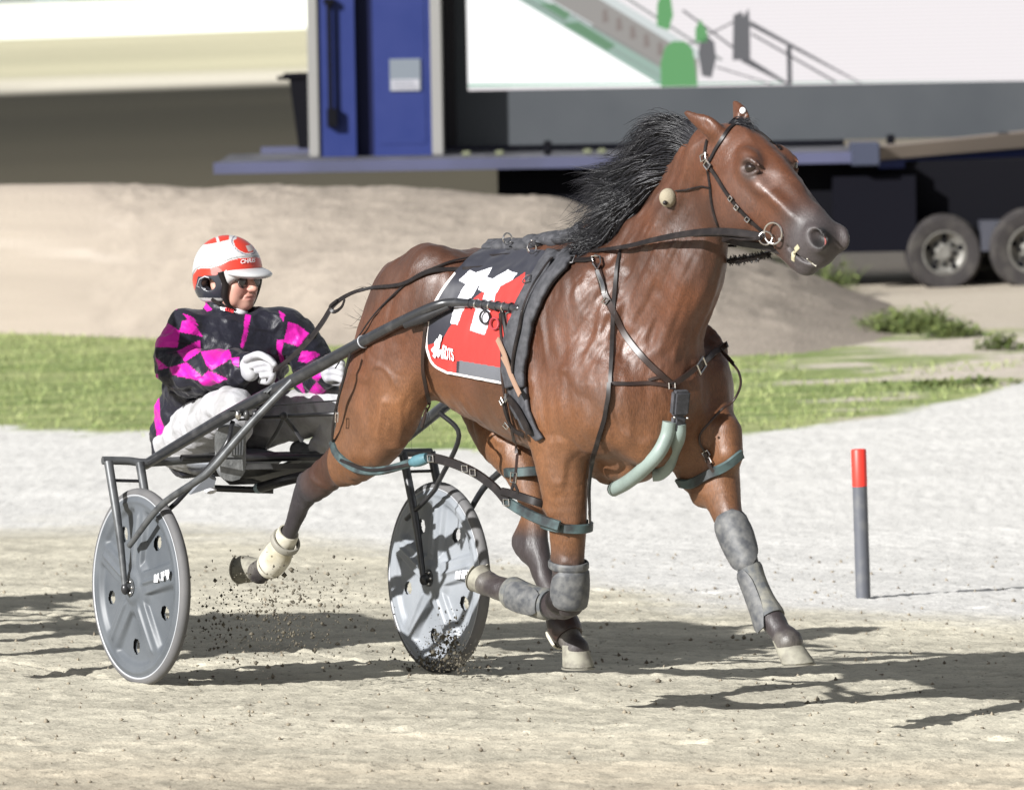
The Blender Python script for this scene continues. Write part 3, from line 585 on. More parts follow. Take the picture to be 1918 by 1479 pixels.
# left fore, reaching forward
j_lf = limb([[(1305, 720, -.17, .13, .095), (1322, 790, -.178, .125, .09), (1334, 850, -.175, .105, .085), (1345, 905, -.165, .084, .07), (1362, 962, -.155, .058, .050), (1382, 1012, -.145, .054, .049), (1396, 1044, -.14, .046, .042), (1412, 1085, -.135, .034, .031), (1430, 1125, -.128, .032, .030), (1448, 1162, -.12, .045, .042), (1462, 1183, -.12, .04, .038), (1478, 1202, -.12, .05, .05)],
             [(1362, 850, -.16, .06, .055), (1352, 815, -.165, .08, .065)],
             [(1318, 790, -.15, .10, .08), (1304, 862, -.145, .085, .07), (1320, 915, -.15, .06, .055)]], .03)
join(j_lf, .05)
Vl, Q = S.mesh(); Vl = smooth_mesh(Vl, Q, 3)
_Vs = smooth_mesh(Vl, Q, 16); _w = (1-np.clip((Vl[:, 0]-1.42)/.15, 0, 1)*(Vl[:, 2] > 1.3))[:, None]; Vl = Vl+(_Vs-Vl)*_w
def vnormals(V, Q_):
    n = np.cross(V[Q_[:, 2]]-V[Q_[:, 0]], V[Q_[:, 3]]-V[Q_[:, 1]]); N = np.zeros_like(V)
    for i in range(4): np.add.at(N, Q_[:, i], n)
    return N/(np.linalg.norm(N, axis=1)[:, None]+1e-12)
def sst(x, a, b): t = np.clip((x-a)/(b-a), 0, 1); return t*t*(3-2*t)
Nb = vnormals(Vl, Q); trunk = sst(Vl[:, 2], .86, 1.02)
def stretched(dirv, sc_, long_, o=3, off=0.0):
    d = np.array(dirv, float); d /= np.linalg.norm(d); al = (Vl@d)[:, None]; return fbm((Vl-al*d)*sc_+al*d*long_+off, o)-.45
nk = sst(Vl[:, 0], 1.0, 1.15)*sst(Vl[:, 2], 1.15, 1.32)*(1-sst(Vl[:, 0], 1.5, 1.6)); sh_ = sst(Vl[:, 0], .70, .82)*(1-sst(Vl[:, 0], 1.25, 1.4))*(1-nk); rp = 1-sst(Vl[:, 0], .22, .42); hdm = sst(Vl[:, 0], 1.5, 1.6)*(Vl[:, 2] > 1.4)
f = nk*(.072*stretched((.45, 0, 1), 13, 2.2, 2)+.020*stretched((.6, 0, 1), 34, 6, 2, 4.0)) + sh_*(.048*stretched((-.25, 0, 1), 10, 3.0, 2, 7.0)+.016*stretched((-.1, 0, 1), 30, 7, 2, 1.0)) \
    + rp*(.046*stretched((-.35, 0, -1), 8, 2.4, 2, 3.0)+.014*stretched((-.3, 0, -1), 26, 6, 2, 9.0)) + (1-nk)*(1-sh_)*(1-rp)*(1-hdm)*.028*stretched((.35, 0, 1), 16, 4, 2, 2.0)
vein = np.clip(1-np.abs(2*fbm(Vl*np.array([6, 6, 4.5])+21, 2)-.92)*9, 0, 1); vm = (.0080*sh_+.0065*rp*(Vl[:, 2] < 1.35)+.0035*hdm+.003*nk)
lowleg = (1-trunk)*.008*stretched((0, 0, 1), 30, 6, 2, 5.0)
Vl = Vl+Nb*(f*trunk+vein*vm+lowleg)[:, None]
# --- coat colour by place on the body: bay with black points
def dist_chain(P, pts):
    best = np.full(len(P), 9.0); tt = np.zeros(len(P))
    for i, (A, B) in enumerate(zip(pts[:-1], pts[1:])):
        A, B = np.array(A), np.array(B); e = B-A; t = np.clip((P-A)@e/(e@e), 0, 1); d = np.linalg.norm(P-A-t[:, None]*e, axis=1)
        m = d < best; best[m] = d[m]; tt[m] = i+t[m]
    return best, tt
def sst(x, a, b): t = np.clip((x-a)/(b-a), 0, 1); return t*t*(3-2*t)
bay, red, tan, blk = (np.array(c) for c in ((.045, .0172, .0088), (.082, .0290, .0128), (.185, .079, .031), (.013, .012, .014)))
n1 = fbm(Vl*3.0, 3); n2 = fbm(Vl*11.0+5, 4)
C = bay+(red-bay)*sst(n1, .32, .62)[:, None]
low = sst(1.30-Vl[:, 2], .0, .40)*(Vl[:, 0] > -.3)
C = C+(tan*.78-C)*(low*.75)[:, None]
flank = np.exp(-(((Vl[:, 0]-.16)/.16)**2+((Vl[:, 2]-1.08)/.12)**2)); C = C+(tan-C)*(flank*.8)[:, None]
elbow = np.exp(-(((Vl[:, 0]-.93)/.14)**2+((Vl[:, 2]-1.0)/.13)**2)); C = C+(tan*.92-C)*(elbow*.5)[:, None]
C = C*(.78+.48*n2)[:, None]; dp = fbm(Vl*np.array([16, 16, 16])+2, 2); C = C*(.90+.22*dp)[:, None]
wob = (n2-.5)*.35
for pts, s0, s1 in (([HF.px(668, 850, .225), HF.px(588, 912, .205), HF.px(566, 935, .2), HF.px(520, 1040, .17), HF.px(486, 1070, .16)], .45, 1.35),
                    ([HF.px(968, 862, -.175), HF.px(1001, 975, -.16), HF.px(1000, 1030, -.15), HF.px(1058, 1176, -.115), HF.px(1085, 1220, -.11)], .75, 1.7),
                    ([HF.px(1052, 830, .2), HF.px(1063, 985, .178), HF.px(1062, 1110, .165), HF.px(946, 1105, .152), HF.px(905, 1090, .15)], 1.05, 1.75),
                    ([HF.px(1334, 850, -.175), HF.px(1362, 962, -.155), HF.px(1385, 1020, -.145), HF.px(1448, 1162, -.12), HF.px(1485, 1208, -.12)], .65, 1.7)):
    d, t = dist_chain(Vl, pts); f = sst(t+wob, s0, s1)*(d < .16); C = C+(blk*1.6-C)*(f*.93)[:, None]
    f2 = sst(t, 2.4, 3.2)*(d < .12)*sst(n2, .35, .6); C = C+(np.array([.15, .14, .12])-C)*(f2*.45)[:, None]   # dust caked on the lower leg
mz = HF.px(1545, 470, 0); d = np.linalg.norm((Vl-mz)*np.array([1, .8, 1]), axis=1); f = sst(.235-d+wob*.12, 0, .13); C = C+(np.array([.040, .036, .038])-C)*(f*.9)[:, None]
for l in (.1, -.1):
    e = HF.px(1404, 316, l); d = np.linalg.norm(Vl-e, axis=1); f = sst(.055-d, 0, .03); C = C+(np.array([.03, .022, .02])-C)*(f*.75)[:, None]
e = HF.px(1432, 338, .09); d = np.linalg.norm((Vl-e)*np.array([1, .6, 1]), axis=1); f = sst(.05-d, 0, .03); C = C+(np.array([.20, .13, .11])-C)*(f*.45)[:, None]
q = HF.px(1536, 446, .065); d = np.linalg.norm((Vl-q)*np.array([1, .6, 1]), axis=1); C = C+(np.array([.010, .008, .008])-C)*(sst(.046-d, 0, .012))[:, None]  # nostril hollow painted black, its shade put into the colour
q = HF.px(1549, 450, .06); d = np.linalg.norm(Vl-q, axis=1)
C = C+(np.array([.40, .12, .11])-C)*(sst(.027-d, 0, .005))[:, None]
M_coat = mat('bay_coat', attr=True, rough=.40, spec=.5, coat=.02, sheen=.03)
t = M_coat.node_tree; p = t.nodes['Principled BSDF']; tc = t.nodes['Texture Coordinate']
nz = t.nodes.new('ShaderNodeTexNoise'); nz.inputs['Scale'].default_value = 7; nz.inputs['Detail'].default_value = 6; mr = t.nodes.new('ShaderNodeMapRange')
mr.inputs[1].default_value = .35; mr.inputs[2].default_value = .65; mr.inputs[3].default_value = .38; mr.inputs[4].default_value = .64
t.links.new(tc.outputs['Object'], nz.inputs['Vector']); t.links.new(nz.outputs['Fac'], mr.inputs[0]); t.links.new(mr.outputs[0], p.inputs['Roughness'])
mp2 = t.nodes.new('ShaderNodeMapping'); mp2.inputs['Scale'].default_value = (300, 300, 55); mp2.inputs['Rotation'].default_value = (R(14), R(-10), 0)
hn_ = t.nodes.new('ShaderNodeTexNoise'); hn_.inputs['Scale'].default_value = 1.0; hn_.inputs['Detail'].default_value = 3; bp_ = t.nodes.new('ShaderNodeBump'); bp_.inputs['Strength'].default_value = .55; bp_.inputs['Distance'].default_value = .0022
hn2 = t.nodes.new('ShaderNodeTexNoise'); hn2.inputs['Scale'].default_value = 26; hn2.inputs['Detail'].default_value = 5; bp2 = t.nodes.new('ShaderNodeBump'); bp2.inputs['Strength'].default_value = .30; bp2.inputs['Distance'].default_value = .006
t.links.new(tc.outputs['Object'], mp2.inputs['Vector']); t.links.new(mp2.outputs[0], hn_.inputs['Vector']); t.links.new(hn_.outputs['Fac'], bp_.inputs['Height']); t.links.new(tc.outputs['Object'], hn2.inputs['Vector']); t.links.new(hn2.outputs['Fac'], bp2.inputs['Height']); t.links.new(bp2.outputs[0], bp_.inputs['Normal']); t.links.new(bp_.outputs[0], p.inputs['Normal'])
hm_ = t.nodes.new('ShaderNodeMapRange'); hm_.inputs[1].default_value = .3; hm_.inputs[2].default_value = .7; hm_.inputs[3].default_value = .72; hm_.inputs[4].default_value = 1.28; t.links.new(hn_.outputs['Fac'], hm_.inputs[0])
mm_ = t.nodes.new('ShaderNodeVectorMath'); mm_.operation = 'SCALE'; t.links.new(t.nodes['Attribute'].outputs['Color'], mm_.inputs[0]); t.links.new(hm_.outputs[0], mm_.inputs['Scale']); t.links.new(mm_.outputs[0], p.inputs['Base Color'])
horse = empty('race_horse', tuple(HF.w(np.array([.6, 0, 0]))))
tag(horse, 'bay race horse with black mane pacing across the sand, pulling the sulky', 'horse')
HV = HF.w(Vl); hb = np_obj('body', HV, Q, M_coat, horse); set_cols(hb, C)
# ================================================================== HORSE: eyes, hooves, mane, tail
from mathutils.bvhtree import BVHTree
BODY = BVHTree.FromPolygons([tuple(v) for v in HV], [tuple(map(int, q)) for q in Q])
def surf(px, py, off=.004, l=None, maxd=None):
    """point of the horse that a photo pixel shows, lifted by off along its normal; free pixels use the plane at offset l"""
    d = Vector(ray(px, py)).normalized(); h, n, i, dist = BODY.ray_cast(Vector(CAM), d)
    if h is None:
        p = HF.w(HF.px(px, py, 0 if l is None else l)); return np.array(p).ravel(), HF.r.copy()
    if n.dot(d) > 0: n = -n
    return np.array(h+n*off), np.array(n)
def HW(px, py, l): return HF.w(HF.px(px, py, l)).ravel()
M_hoof = mat('hoof_horn', (.24, .23, .185), .75, var=(30, (.13, .12, .10), .4, .7), bump=(80, .2, .003))
M_eye = mat('eye', (.012, .006, .004), .06, spec=.7)
for sg in (1, -1):
    q = HF.px(1403, 314, .1); g = Geo(); g.ball(HF.w(np.array([q[0], .0875*sg, q[2]])).ravel(), (.0240, .0235, .0225), 18, 12); g.build('eye', M_eye, horse)
q, _ = surf(1541, 450, -.0); g = Geo()
g = Geo(); g.tube([surf(x, y, .001)[0] for x, y in ((1512, 484), (1520, 491), (1529, 498))], .0028, 6); g.build('teeth', mat('tooth', (.42, .40, .34), .35), horse)
def hoof(top, sole, l, toe, upv, r=.058):
    """hoof from coronet centre to sole centre (pixels); toe and up are directions in the (along, up) plane"""
    A, B = HF.px(*top, l), HF.px(*sole, l); up_ = np.array([upv[0], 0, upv[1]], float); up_ /= np.linalg.norm(up_)
    t = np.array([toe[0], 0, toe[1]], float); t -= up_*(t@up_); t /= np.linalg.norm(t); s_ = np.cross(up_, t); rings = []; n = 28
    for q, k in ((0, .96), (.03, 1.0), (.12, .99), (.5, .91), (.86, .82), (1.0, .80), (1.08, .70)):
        c = B+(A-B)*q; P = []
        for j in range(n):
            a = 2*math.pi*j/n; rr = r*k*(1.0 if math.cos(a) > -.3 else 1.0-.16*(-math.cos(a)-.3)); P.append(c+t*(rr*1.08*math.cos(a))+s_*rr*.95*math.sin(a))
        rings.append(P)
    V = HF.w(np.array([p for R_ in rings for p in R_])); F_ = [(i*n+k, i*n+(k+1) % n, (i+1)*n+(k+1) % n, (i+1)*n+k) for i in range(len(rings)-1) for k in range(n)]+[tuple(range(n-1, -1, -1)), tuple((len(rings)-1)*n+k for k in range(n))]
    g = Geo(); g.add(V, F_); o = g.build('hoof', M_hoof, horse)
    shoe = [HF.w(B-up_*.004+t*(r*.98*math.cos(a))+s_*r*.84*math.sin(a)).ravel() for a in np.linspace(-2.5, 2.5, 22)]
    g = Geo(); g.strap(shoe, .018, .008, [HF.w(-up_).ravel()-HF.o]*22); g.build('shoe', mat('dusty_shoe', (.20, .19, .16), .7), o)
hoof((1471, 1198), (1495, 1242), -.12, (1, .05), (-.08, 1)); hoof((1076, 1207), (1083, 1248), -.11, (1, 0), (0, 1))
hoof((484, 1066), (452, 1064), .16, (-.15, -1), (1, -.12), .052); hoof((914, 1094), (896, 1080), .15, (-.45, -1), (1, -.45), .052)
# hair
M_hair = mat('black_hair', (.010, .010, .013), .38, spec=.55, var=(5, (.028, .027, .033), .5, .8))
def hair(name, guides, n, r, parent, jit=.012, m=M_hair, tips=.35, npt=11, clump=0):
    G_ = [np.array(spline([HF.px(x, y, l) for x, y, l in g_], 6)) for g_ in guides]; G_ = [np.stack([np.interp(np.linspace(0, 1, npt), np.linspace(0, 1, len(g_)), g_[:, i]) for i in range(3)], 1) for g_ in G_]
    V = []; F_ = []
    for s in range(n):
        u = random.random()*(len(G_)-1) if len(G_) > 1 else 0; i = min(int(u), max(len(G_)-2, 0)); f = u-i if len(G_) > 1 else 0
        P = G_[i]*(1-f)+G_[min(i+1, len(G_)-1)]*f; t = np.linspace(0, 1, npt)[:, None]; L = random.uniform(1-tips, 1.06); k = t*L
        P = np.stack([np.interp(k[:, 0], t[:, 0], P[:, j]) for j in range(3)], 1); d = RNG.normal(0, jit, 3); d2 = RNG.normal(0, jit*1.6, 3); ph = random.uniform(0, 6.28)
        P = P+d*(.35+t*.6)+d2*t*t+np.array([.5, .9, 1])*(jit*.75*np.sin(t*8+ph*.25+u*2.2)*t)
        b = len(V); tn = np.gradient(P, axis=0); tn /= np.linalg.norm(tn, axis=1)[:, None]+1e-9; a = np.cross(tn, [.3, .9, .2]); a /= np.linalg.norm(a, axis=1)[:, None]; c = np.cross(tn, a)
        for j in range(npt):
            rr = r*(1-.85*(j/(npt-1))**2)
            for q in range(3): V.append(P[j]+rr*(math.cos(2.09*q)*a[j]+math.sin(2.09*q)*c[j]))
        F_ += [(b+j*3+q, b+j*3+(q+1) % 3, b+j*3+3+(q+1) % 3, b+j*3+3+q) for j in range(npt-1) for q in range(3)]
    return np_obj(name, HF.w(np.array(V)), np.array(F_), m, parent)
hair('mane', [[(1322, 260, 0), (1288, 232, .0), (1235, 236, .02), (1200, 268, .04)], [(1316, 266, .01), (1268, 240, .02), (1212, 256, .03), (1180, 306, .04)],
              [(1302, 278, .01), (1250, 262, .03), (1190, 290, .04), (1140, 342, .05)], [(1285, 294, .01), (1230, 290, .03), (1160, 330, .04), (1092, 348, .05)],
              [(1266, 310, .01), (1215, 315, .03), (1155, 345, .05), (1098, 362, .06)], [(1248, 326, .01), (1200, 338, .04), (1160, 368, .06), (1124, 396, .07)],
              [(1225, 346, .01), (1188, 366, .05), (1148, 396, .08), (1108, 428, .09)], [(1200, 366, .02), (1168, 392, .06), (1128, 426, .09), (1080, 452, .10)],
              [(1170, 402, .04), (1150, 425, .08), (1115, 450, .10), (1072, 466, .10)], [(1140, 425, .04), (1125, 445, .08), (1100, 460, .10), (1078, 470, .10)], [(1105, 446, .03), (1095, 458, .06), (1085, 466, .07), (1070, 472, .07)]], 4200, .0017, horse, .018)
hair('mane_wisp', [[(1250, 268, .03), (1200, 300, .05), (1140, 345, .06), (1088, 342, .08)], [(1220, 320, .03), (1160, 342, .05), (1115, 358, .06), (1098, 380, .08)], [(1180, 395, .05), (1120, 430, .07), (1085, 450, .08), (1062, 458, .09)]], 90, .0018, horse, .03)
hair('forelock', [[(1362, 240, .02), (1380, 232, .02), (1402, 240, .0), (1415, 256, 0)], [(1352, 246, -.01), (1372, 228, -.02), (1398, 230, -.03), (1412, 246, -.03)]], 180, .0016, horse, .007)
hair('tail_hair', [[(760, 560, -.03), (735, 545, .0), (715, 525, .03), (706, 512, .05)], [(755, 590, -.03), (728, 580, .0), (700, 570, .04), (684, 568, .06)], [(748, 610, -.03), (715, 600, .0), (690, 598, .04), (672, 592, .06)], [(728, 650, -.03), (706, 660, .0), (690, 668, .03), (684, 690, .05)]], 46, .0016, horse, .02)
hair('tail', [[(768, 540, -.05), (760, 620, -.12), (745, 720, -.14), (730, 800, -.14)], [(775, 540, -.08), (775, 620, -.14), (770, 720, -.16), (765, 800, -.16)]], 260, .0026, horse, .02)
g = Geo(); g.ball(surf(1391, 208, .002)[0], (.011, .006, .012), 10, 8); g.build('ear_tag', mat('white_plastic', (.78, .78, .8), .4), horse)

# ================================================================== HARNESS
M_lea = mat('black_leather', (.010, .008, .008), .42, spec=.32, var=(25, (.024, .019, .018), .45, .75)); M_brn = mat('brown_leather', (.026, .013, .010), .40, var=(20, (.012, .008, .007), .4, .7))
M_web = mat('black_webbing', (.028, .029, .034), .75, var=(40, (.06, .06, .068), .4, .7), bump=(140, .3, .002)); M_chr = mat('nickel', (.62, .60, .58), .22, metal=1.0)
M_teal = mat('teal_hopple_rubber', (.050, .080, .082), .5, var=(16, (.014, .018, .020), .38, .60)); M_tube = mat('pale_green_rubber', (.215, .27, .25), .5, var=(9, (.16, .20, .18), .4, .75))
M_tan = mat('tan_leather', (.26, .165, .115), .5)
def strap_px(g, pts, w, th=.006, off=.004, n=7, l=0.0, s=True):
    P = spline([np.array(p[:2], float) for p in pts], n) if s else [np.array(p[:2], float) for p in pts]; W3 = [surf(p[0], p[1], off, l) for p in P]
    X = np.array([q[0] for q in W3]); N = np.array([q[1] for q in W3])
    for _ in range(2): X[1:-1] = .25*X[:-2]+.5*X[1:-1]+.25*X[2:]; N[1:-1] = .25*N[:-2]+.5*N[1:-1]+.25*N[2:]
    g.strap(list(X), w, th, list(N)); return X, N
def one(name, m, parent, fn): g = Geo(); fn(g); return g.build(name, m, parent)
def buckle(px, py, s, parent, ang=0.0, m=None, off=.012, name='buckle'):
    c, n = surf(px, py, off); u = np.cross(n, [0, 0, 1.0]); u /= np.linalg.norm(u); w = np.cross(n, u); a = R(ang); u, w = u*math.cos(a)+w*math.sin(a), -u*math.sin(a)+w*math.cos(a)
    return one(name, m or M_chr, parent, lambda g: g.tube([c+s*(x*u+y*w) for x, y in ((-.5, -.42), (.5, -.42), (.5, .42), (-.5, .42))], s*.10+.0012, 6, closed=True))
# --- bridle
br = empty('bridle', tuple(HW(1400, 350, .1))); tag(br, 'black leather bridle with steel bit rings and a beige ear plug on the bay horse', 'bridle')
one('crown_strap', M_lea, br, lambda g: strap_px(g, [(1404, 238), (1384, 232), (1364, 244), (1346, 272), (1332, 298), (1325, 308)], .014))
one('ear_strap', M_lea, br, lambda g: strap_px(g, [(1326, 262), (1322, 282), (1322, 305)], .012))
one('cheek_strap', M_lea, br, lambda g: strap_px(g, [(1325, 306), (1342, 330), (1362, 362), (1384, 390), (1406, 413), (1430, 434)], .015))
one('throat_strap', M_lea, br, lambda g: strap_px(g, [(1325, 308), (1331, 345), (1334, 378), (1341, 408), (1350, 432)], .011))
one('face_strap', M_lea, br, lambda g: strap_px(g, [(1404, 238), (1430, 252), (1462, 282)], .008))
one('jaw_strap', M_lea, br, lambda g: g.strap(spline([surf(1352, 442, .012)[0], HW(1390, 456, .05), HW(1430, 462, .05), HW(1478, 476, .03)], 6), .024, .008, list(HF.r)))
for x, y, a in ((1322, 296, 20), (1329, 310, -40)): buckle(x, y, .026, br, a)
for x, y, a in ((1383, 388, 45), (1402, 409, 45), (1372, 372, 45)): buckle(x, y, .016, br, a)
def bit(g, l, c=(1448, 437), r=.036): g.ring(HW(*c, l), HF.r*1.0+HF.h*.25, r, .0034)
one('bit_ring', M_chr, br, lambda g: bit(g, .082)); one('bit_ring', M_chr, br, lambda g: bit(g, -.07, (1462, 445)))
one('rein_ring', M_chr, br, lambda g: g.ring(HW(1434, 446, .088), HF.r+HF.h*1.1, .022, .003)); one('bit_bar', M_chr, br, lambda g: g.tube([HW(1460, 448, .08), HW(1462, 450, .0), HW(1468, 452, -.07)], .005, 8))
one('tongue_tie', mat('cream_tape', (.36, .33, .22), .6), br, lambda g: strap_px(g, [(1497, 461), (1489, 470), (1486, 480), (1486, 488)], [.018]*19, .003, .002, 6))
def burr(g):
    P = spline([HW(1440, 476, -.03), HW(1405, 484, -.05), HW(1366, 489, -.07)], 12); g.tube(P, .010, 8)
    for p in P:
        for k in range(7): d = RNG.normal(0, 1, 3); d /= np.linalg.norm(d); g.tube([p, p+d*.021], [.0035, .001], 4)
one('bristle_burr', M_lea, br, burr)
one('plug_cord', M_lea, br, lambda g: g.tube([surf(x, y, .008)[0] for x, y in ((1332, 352), (1318, 350), (1300, 351), (1284, 355), (1268, 358))], .0032, 6))
pc = surf(1257, 371, .014)[0]
pl = one('ear_plug', mat('beige_felt', (.25, .22, .16), .9, bump=(120, .4, .004)), br, lambda g: g.ball(pc, (.030, .026, .033), 20, 14))
one('plug_hole', M_lea, pl, lambda g: g.ball(pc+HF.h*.012+HF.r*.024+np.array([0, 0, -.016]), (.009, .006, .008), 10, 8))
# --- saddlecloth
def inpoly(P, poly):
    x, y = P[:, 0], P[:, 1]; r = np.zeros(len(P), bool); n = len(poly)
    for i in range(n):
        (x0, y0), (x1, y1) = poly[i], poly[(i+1) % n]; c = ((y0 > y) != (y1 > y)) & (x < (x1-x0)*(y-y0)/((y1-y0) or 1e-9)+x0); r ^= c
    return r
def zz(L): return [(700+x*.22310, 430+y*.22310) for x, y in L]
ER = spline([np.array(p, float) for p in ((912, 466), (886, 482), (855, 508), (828, 545), (810, 580), (801, 620), (802, 655), (815, 682), (842, 698))], 12)
EF = spline([np.array(p, float) for p in ((1046, 474), (1034, 490), (1014, 520), (994, 560), (978, 600), (966, 650), (963, 690), (967, 722))], 12)
def resamp(P, n): P = np.array(P); s_ = np.r_[0, np.cumsum(np.linalg.norm(np.diff(P, axis=0), axis=1))]; q = np.linspace(0, s_[-1], n); return np.stack([np.interp(q, s_, P[:, i]) for i in range(2)], 1)
def patch(A, B, nu, nv, off, name, m, parent, thick=.006, cols=None, mirror=True, bulge=None, wr=0.0):
    a, b = resamp(A, nv), resamp(B, nv); PX = []; X = []; N = []
    for j in range(nv):
        for i in range(nu):
            u = i/(nu-1); p = a[j]*(1-u)+b[j]*u; PX.append(p)
            q, n_ = surf(p[0], p[1], 0); X.append(q); N.append(n_)
    PX, X, N = np.array(PX), np.array(X).reshape(nv, nu, 3), np.array(N).reshape(nv, nu, 3)
    for _ in range(8):
        for A_ in (X, N): A_[1:-1, 1:-1] = .5*A_[1:-1, 1:-1]+.125*(A_[:-2, 1:-1]+A_[2:, 1:-1]+A_[1:-1, :-2]+A_[1:-1, 2:])
    N /= np.linalg.norm(N, axis=2)[..., None]; o_ = np.full((nv, nu), off)
    if bulge is not None: o_ = o_+bulge
    if wr: o_ = o_+wr*(fbm(X.reshape(-1, 3)*np.array([9, 9, 5]), 3).reshape(nv, nu)-.45)
    V0 = (X+N*o_[..., None]).reshape(-1, 3); V1 = (X+N*(o_-thick)[..., None]).reshape(-1, 3)
    I = np.arange(nu*nv).reshape(nv, nu); Qp = np.stack([I[:-1, :-1], I[1:, :-1], I[1:, 1:], I[:-1, 1:]], -1).reshape(-1, 4)
    bd_ = np.r_[I[0, :-1], I[:-1, -1], I[-1, :0:-1], I[:0:-1, 0]]; nb_ = np.roll(bd_, -1); M_ = nu*nv
    Qs = np.stack([bd_, nb_, nb_+M_, bd_+M_], 1); V = np.concatenate([V0, V1]); Qa = np.concatenate([Qp, Qp[:, ::-1]+M_, Qs])
    if mirror:
        L = np.stack([(V-HF.o)@HF.h, -(V-HF.o)@HF.r, V[:, 2]], 1); V = np.concatenate([V, HF.w(L)]); Qa = np.concatenate([Qa, Qa[:, ::-1]+2*M_])
    o = np_obj(name, V, Qa, m, parent)
    if cols is not None: c = cols(PX); c = np.concatenate([c]*(4 if mirror else 2)); set_cols(o, c)
    return o
def cloth_cols(P):
    blk_, red_, wht_, gry = np.array([.016, .017, .026]), np.array([.42, .026, .022]), np.array([.62, .62, .66]), np.array([.105, .11, .125])
    C = np.tile(blk_, (len(P), 1))
    C[inpoly(P, zz([(1290, 375), (1190, 440), (950, 520), (860, 590), (760, 690), (650, 830), (590, 930), (470, 962), (440, 1300), (1300, 1400)]))] = red_
    C[inpoly(P, [(865, 674), (905, 681), (952, 689), (1000, 696), (1000, 760), (861, 720)])] = gry
    C[inpoly(P, zz([(718, 1096), (742, 1100), (735, 1230), (712, 1225)]))] = blk_
    for a in ([(820, 358), (872, 382), (1008, 338), (985, 392), (905, 480), (868, 540), (800, 640), (760, 700), (726, 802), (664, 790), (680, 700), (712, 600), (748, 522), (782, 470), (722, 440), (765, 408)],
              [(958, 412), (1012, 432), (1140, 360), (1222, 386), (1182, 440), (1082, 490), (1042, 560), (1030, 620), (1000, 690), (976, 820), (952, 888), (828, 846), (880, 690), (930, 620), (952, 540), (898, 515), (932, 440)]): C[inpoly(P, zz(a))] = wht_
    e = np.concatenate([resamp(ER, 200)[55:], np.array([[842+1.25*i, 698+.24*i] for i in range(0, 78)])]); d = np.full(len(P), 99.0)
    for q in e: d = np.minimum(d, np.hypot(*(P-q).T))
    C[d < 4.2] = np.array([.74, .70, .68]); return C
M_cloth = mat('saddlecloth_nylon', attr=True, rough=.55, spec=.35, sheen=.15)
sdc = empty('saddlecloth', tuple(HW(900, 590, .3))); tag(sdc, 'red, black and white saddlecloth with the number 11 on the horse, under the saddle', 'saddlecloth')
patch(ER, EF, 150, 210, .012, 'cloth', M_cloth, sdc, .006, cloth_cols, wr=.006)
def text_geo(txt):
    cu = bpy.data.curves.new('t', 'FONT'); cu.body = txt; cu.size = 1; cu.offset = .02; o = bpy.data.objects.new('t', cu); COL.objects.link(o); dg = bpy.context.evaluated_depsgraph_get(); me = o.evaluated_get(dg).to_mesh()
    V = np.array([v.co[:2] for v in me.vertices]); F_ = [tuple(p.vertices) for p in me.polygons]; o.evaluated_get(dg).to_mesh_clear(); bpy.data.objects.remove(o); bpy.data.curves.remove(cu); return V, F_
M_print = mat('white_print', (.80, .80, .82), .5)
def text_on(txt, org, ux, uy, name, m, parent, fn):
    V, F_ = text_geo(txt); w = V[:, 0].max() or 1; hmax = V[:, 1].max() or 1; P = np.array(org)+V[:, :1]/w*np.array(ux)+V[:, 1:]/hmax*np.array(uy)
    return mesh_obj(name, [fn(x, y) for x, y in P], F_, m, parent, False)
text_on('tROTS', (833, 668), (25, 6), (-1.5, -21), 'lettering', M_print, sdc, lambda x, y: surf(x, y, .018)[0])
text_on('the', (836, 649), (8, 2), (-.5, -6), 'lettering', M_print, sdc, lambda x, y: surf(x, y, .018)[0])
mk = Geo()
for P in ([(818, 664), (822, 650), (820, 640), (826, 632), (832, 636), (831, 648), (827, 660), (822, 668)], [(828, 634), (831, 626), (835, 628), (833, 638)], [(815, 652), (822, 644), (824, 648), (818, 658)], [(824, 660), (832, 652), (834, 658), (829, 668)]):
    W_ = [surf(x, y, .019)[0] for x, y in P]; mk.add(W_, [tuple(range(len(P)))])
mk.build('emblem', M_print, sdc, False)
# --- saddle with its girth
sad = empty('harness_saddle', tuple(HW(1000, 520, .2))); tag(sad, 'black padded harness saddle and girth strapped round the horse just behind its shoulder', 'saddle')
BL = [(1030, 476), (1018, 496), (996, 528), (976, 566), (962, 606), (952, 648), (950, 690), (958, 724)]; BR = [(1082, 478), (1068, 504), (1044, 530), (1022, 566), (1006, 606), (996, 650), (990, 690), (990, 724)]
patch(BL, BR, 22, 60, .026, 'panel', M_web, sad, .016, bulge=.010*np.abs(np.sin(np.linspace(.15, math.pi*2-.15, 22)))[None, :]*np.ones((60, 1)))
patch([(958, 724), (962, 760), (985, 800), (1010, 824)], [(990, 724), (996, 770), (1008, 800), (1022, 820)], 10, 24, .018, 'girth', M_web, sad, .014, mirror=False)
def topline(px, y0=380):
    for y in np.arange(y0, 560, 1.0):
        if BODY.ray_cast(Vector(CAM), Vector(ray(px, y)).normalized())[0] is not None: return y
    return 470
for k, x in enumerate(np.linspace(918, 1066, 11)):
    yy = topline(x)+4; c, n = surf(x, yy, .01); one('pad_tuft', M_web, sad, lambda g: g.ball(c+HF.h*0-HF.r*.02, (.045, .055, .022+.006*(k % 3)), 12, 8))
one('pad', M_web, sad, lambda g: g.tube(spline([surf(x, topline(x)+5, .008)[0]-HF.r*.03 for x in (908, 940, 980, 1020, 1060, 1084)], 5), .036, 10))
for x, y in ((1010, 482), (955, 470)): c, n = surf(x, y, .045); one('terret_ring', M_chr, sad, lambda g: g.ring(c, HF.h, .020, .003))
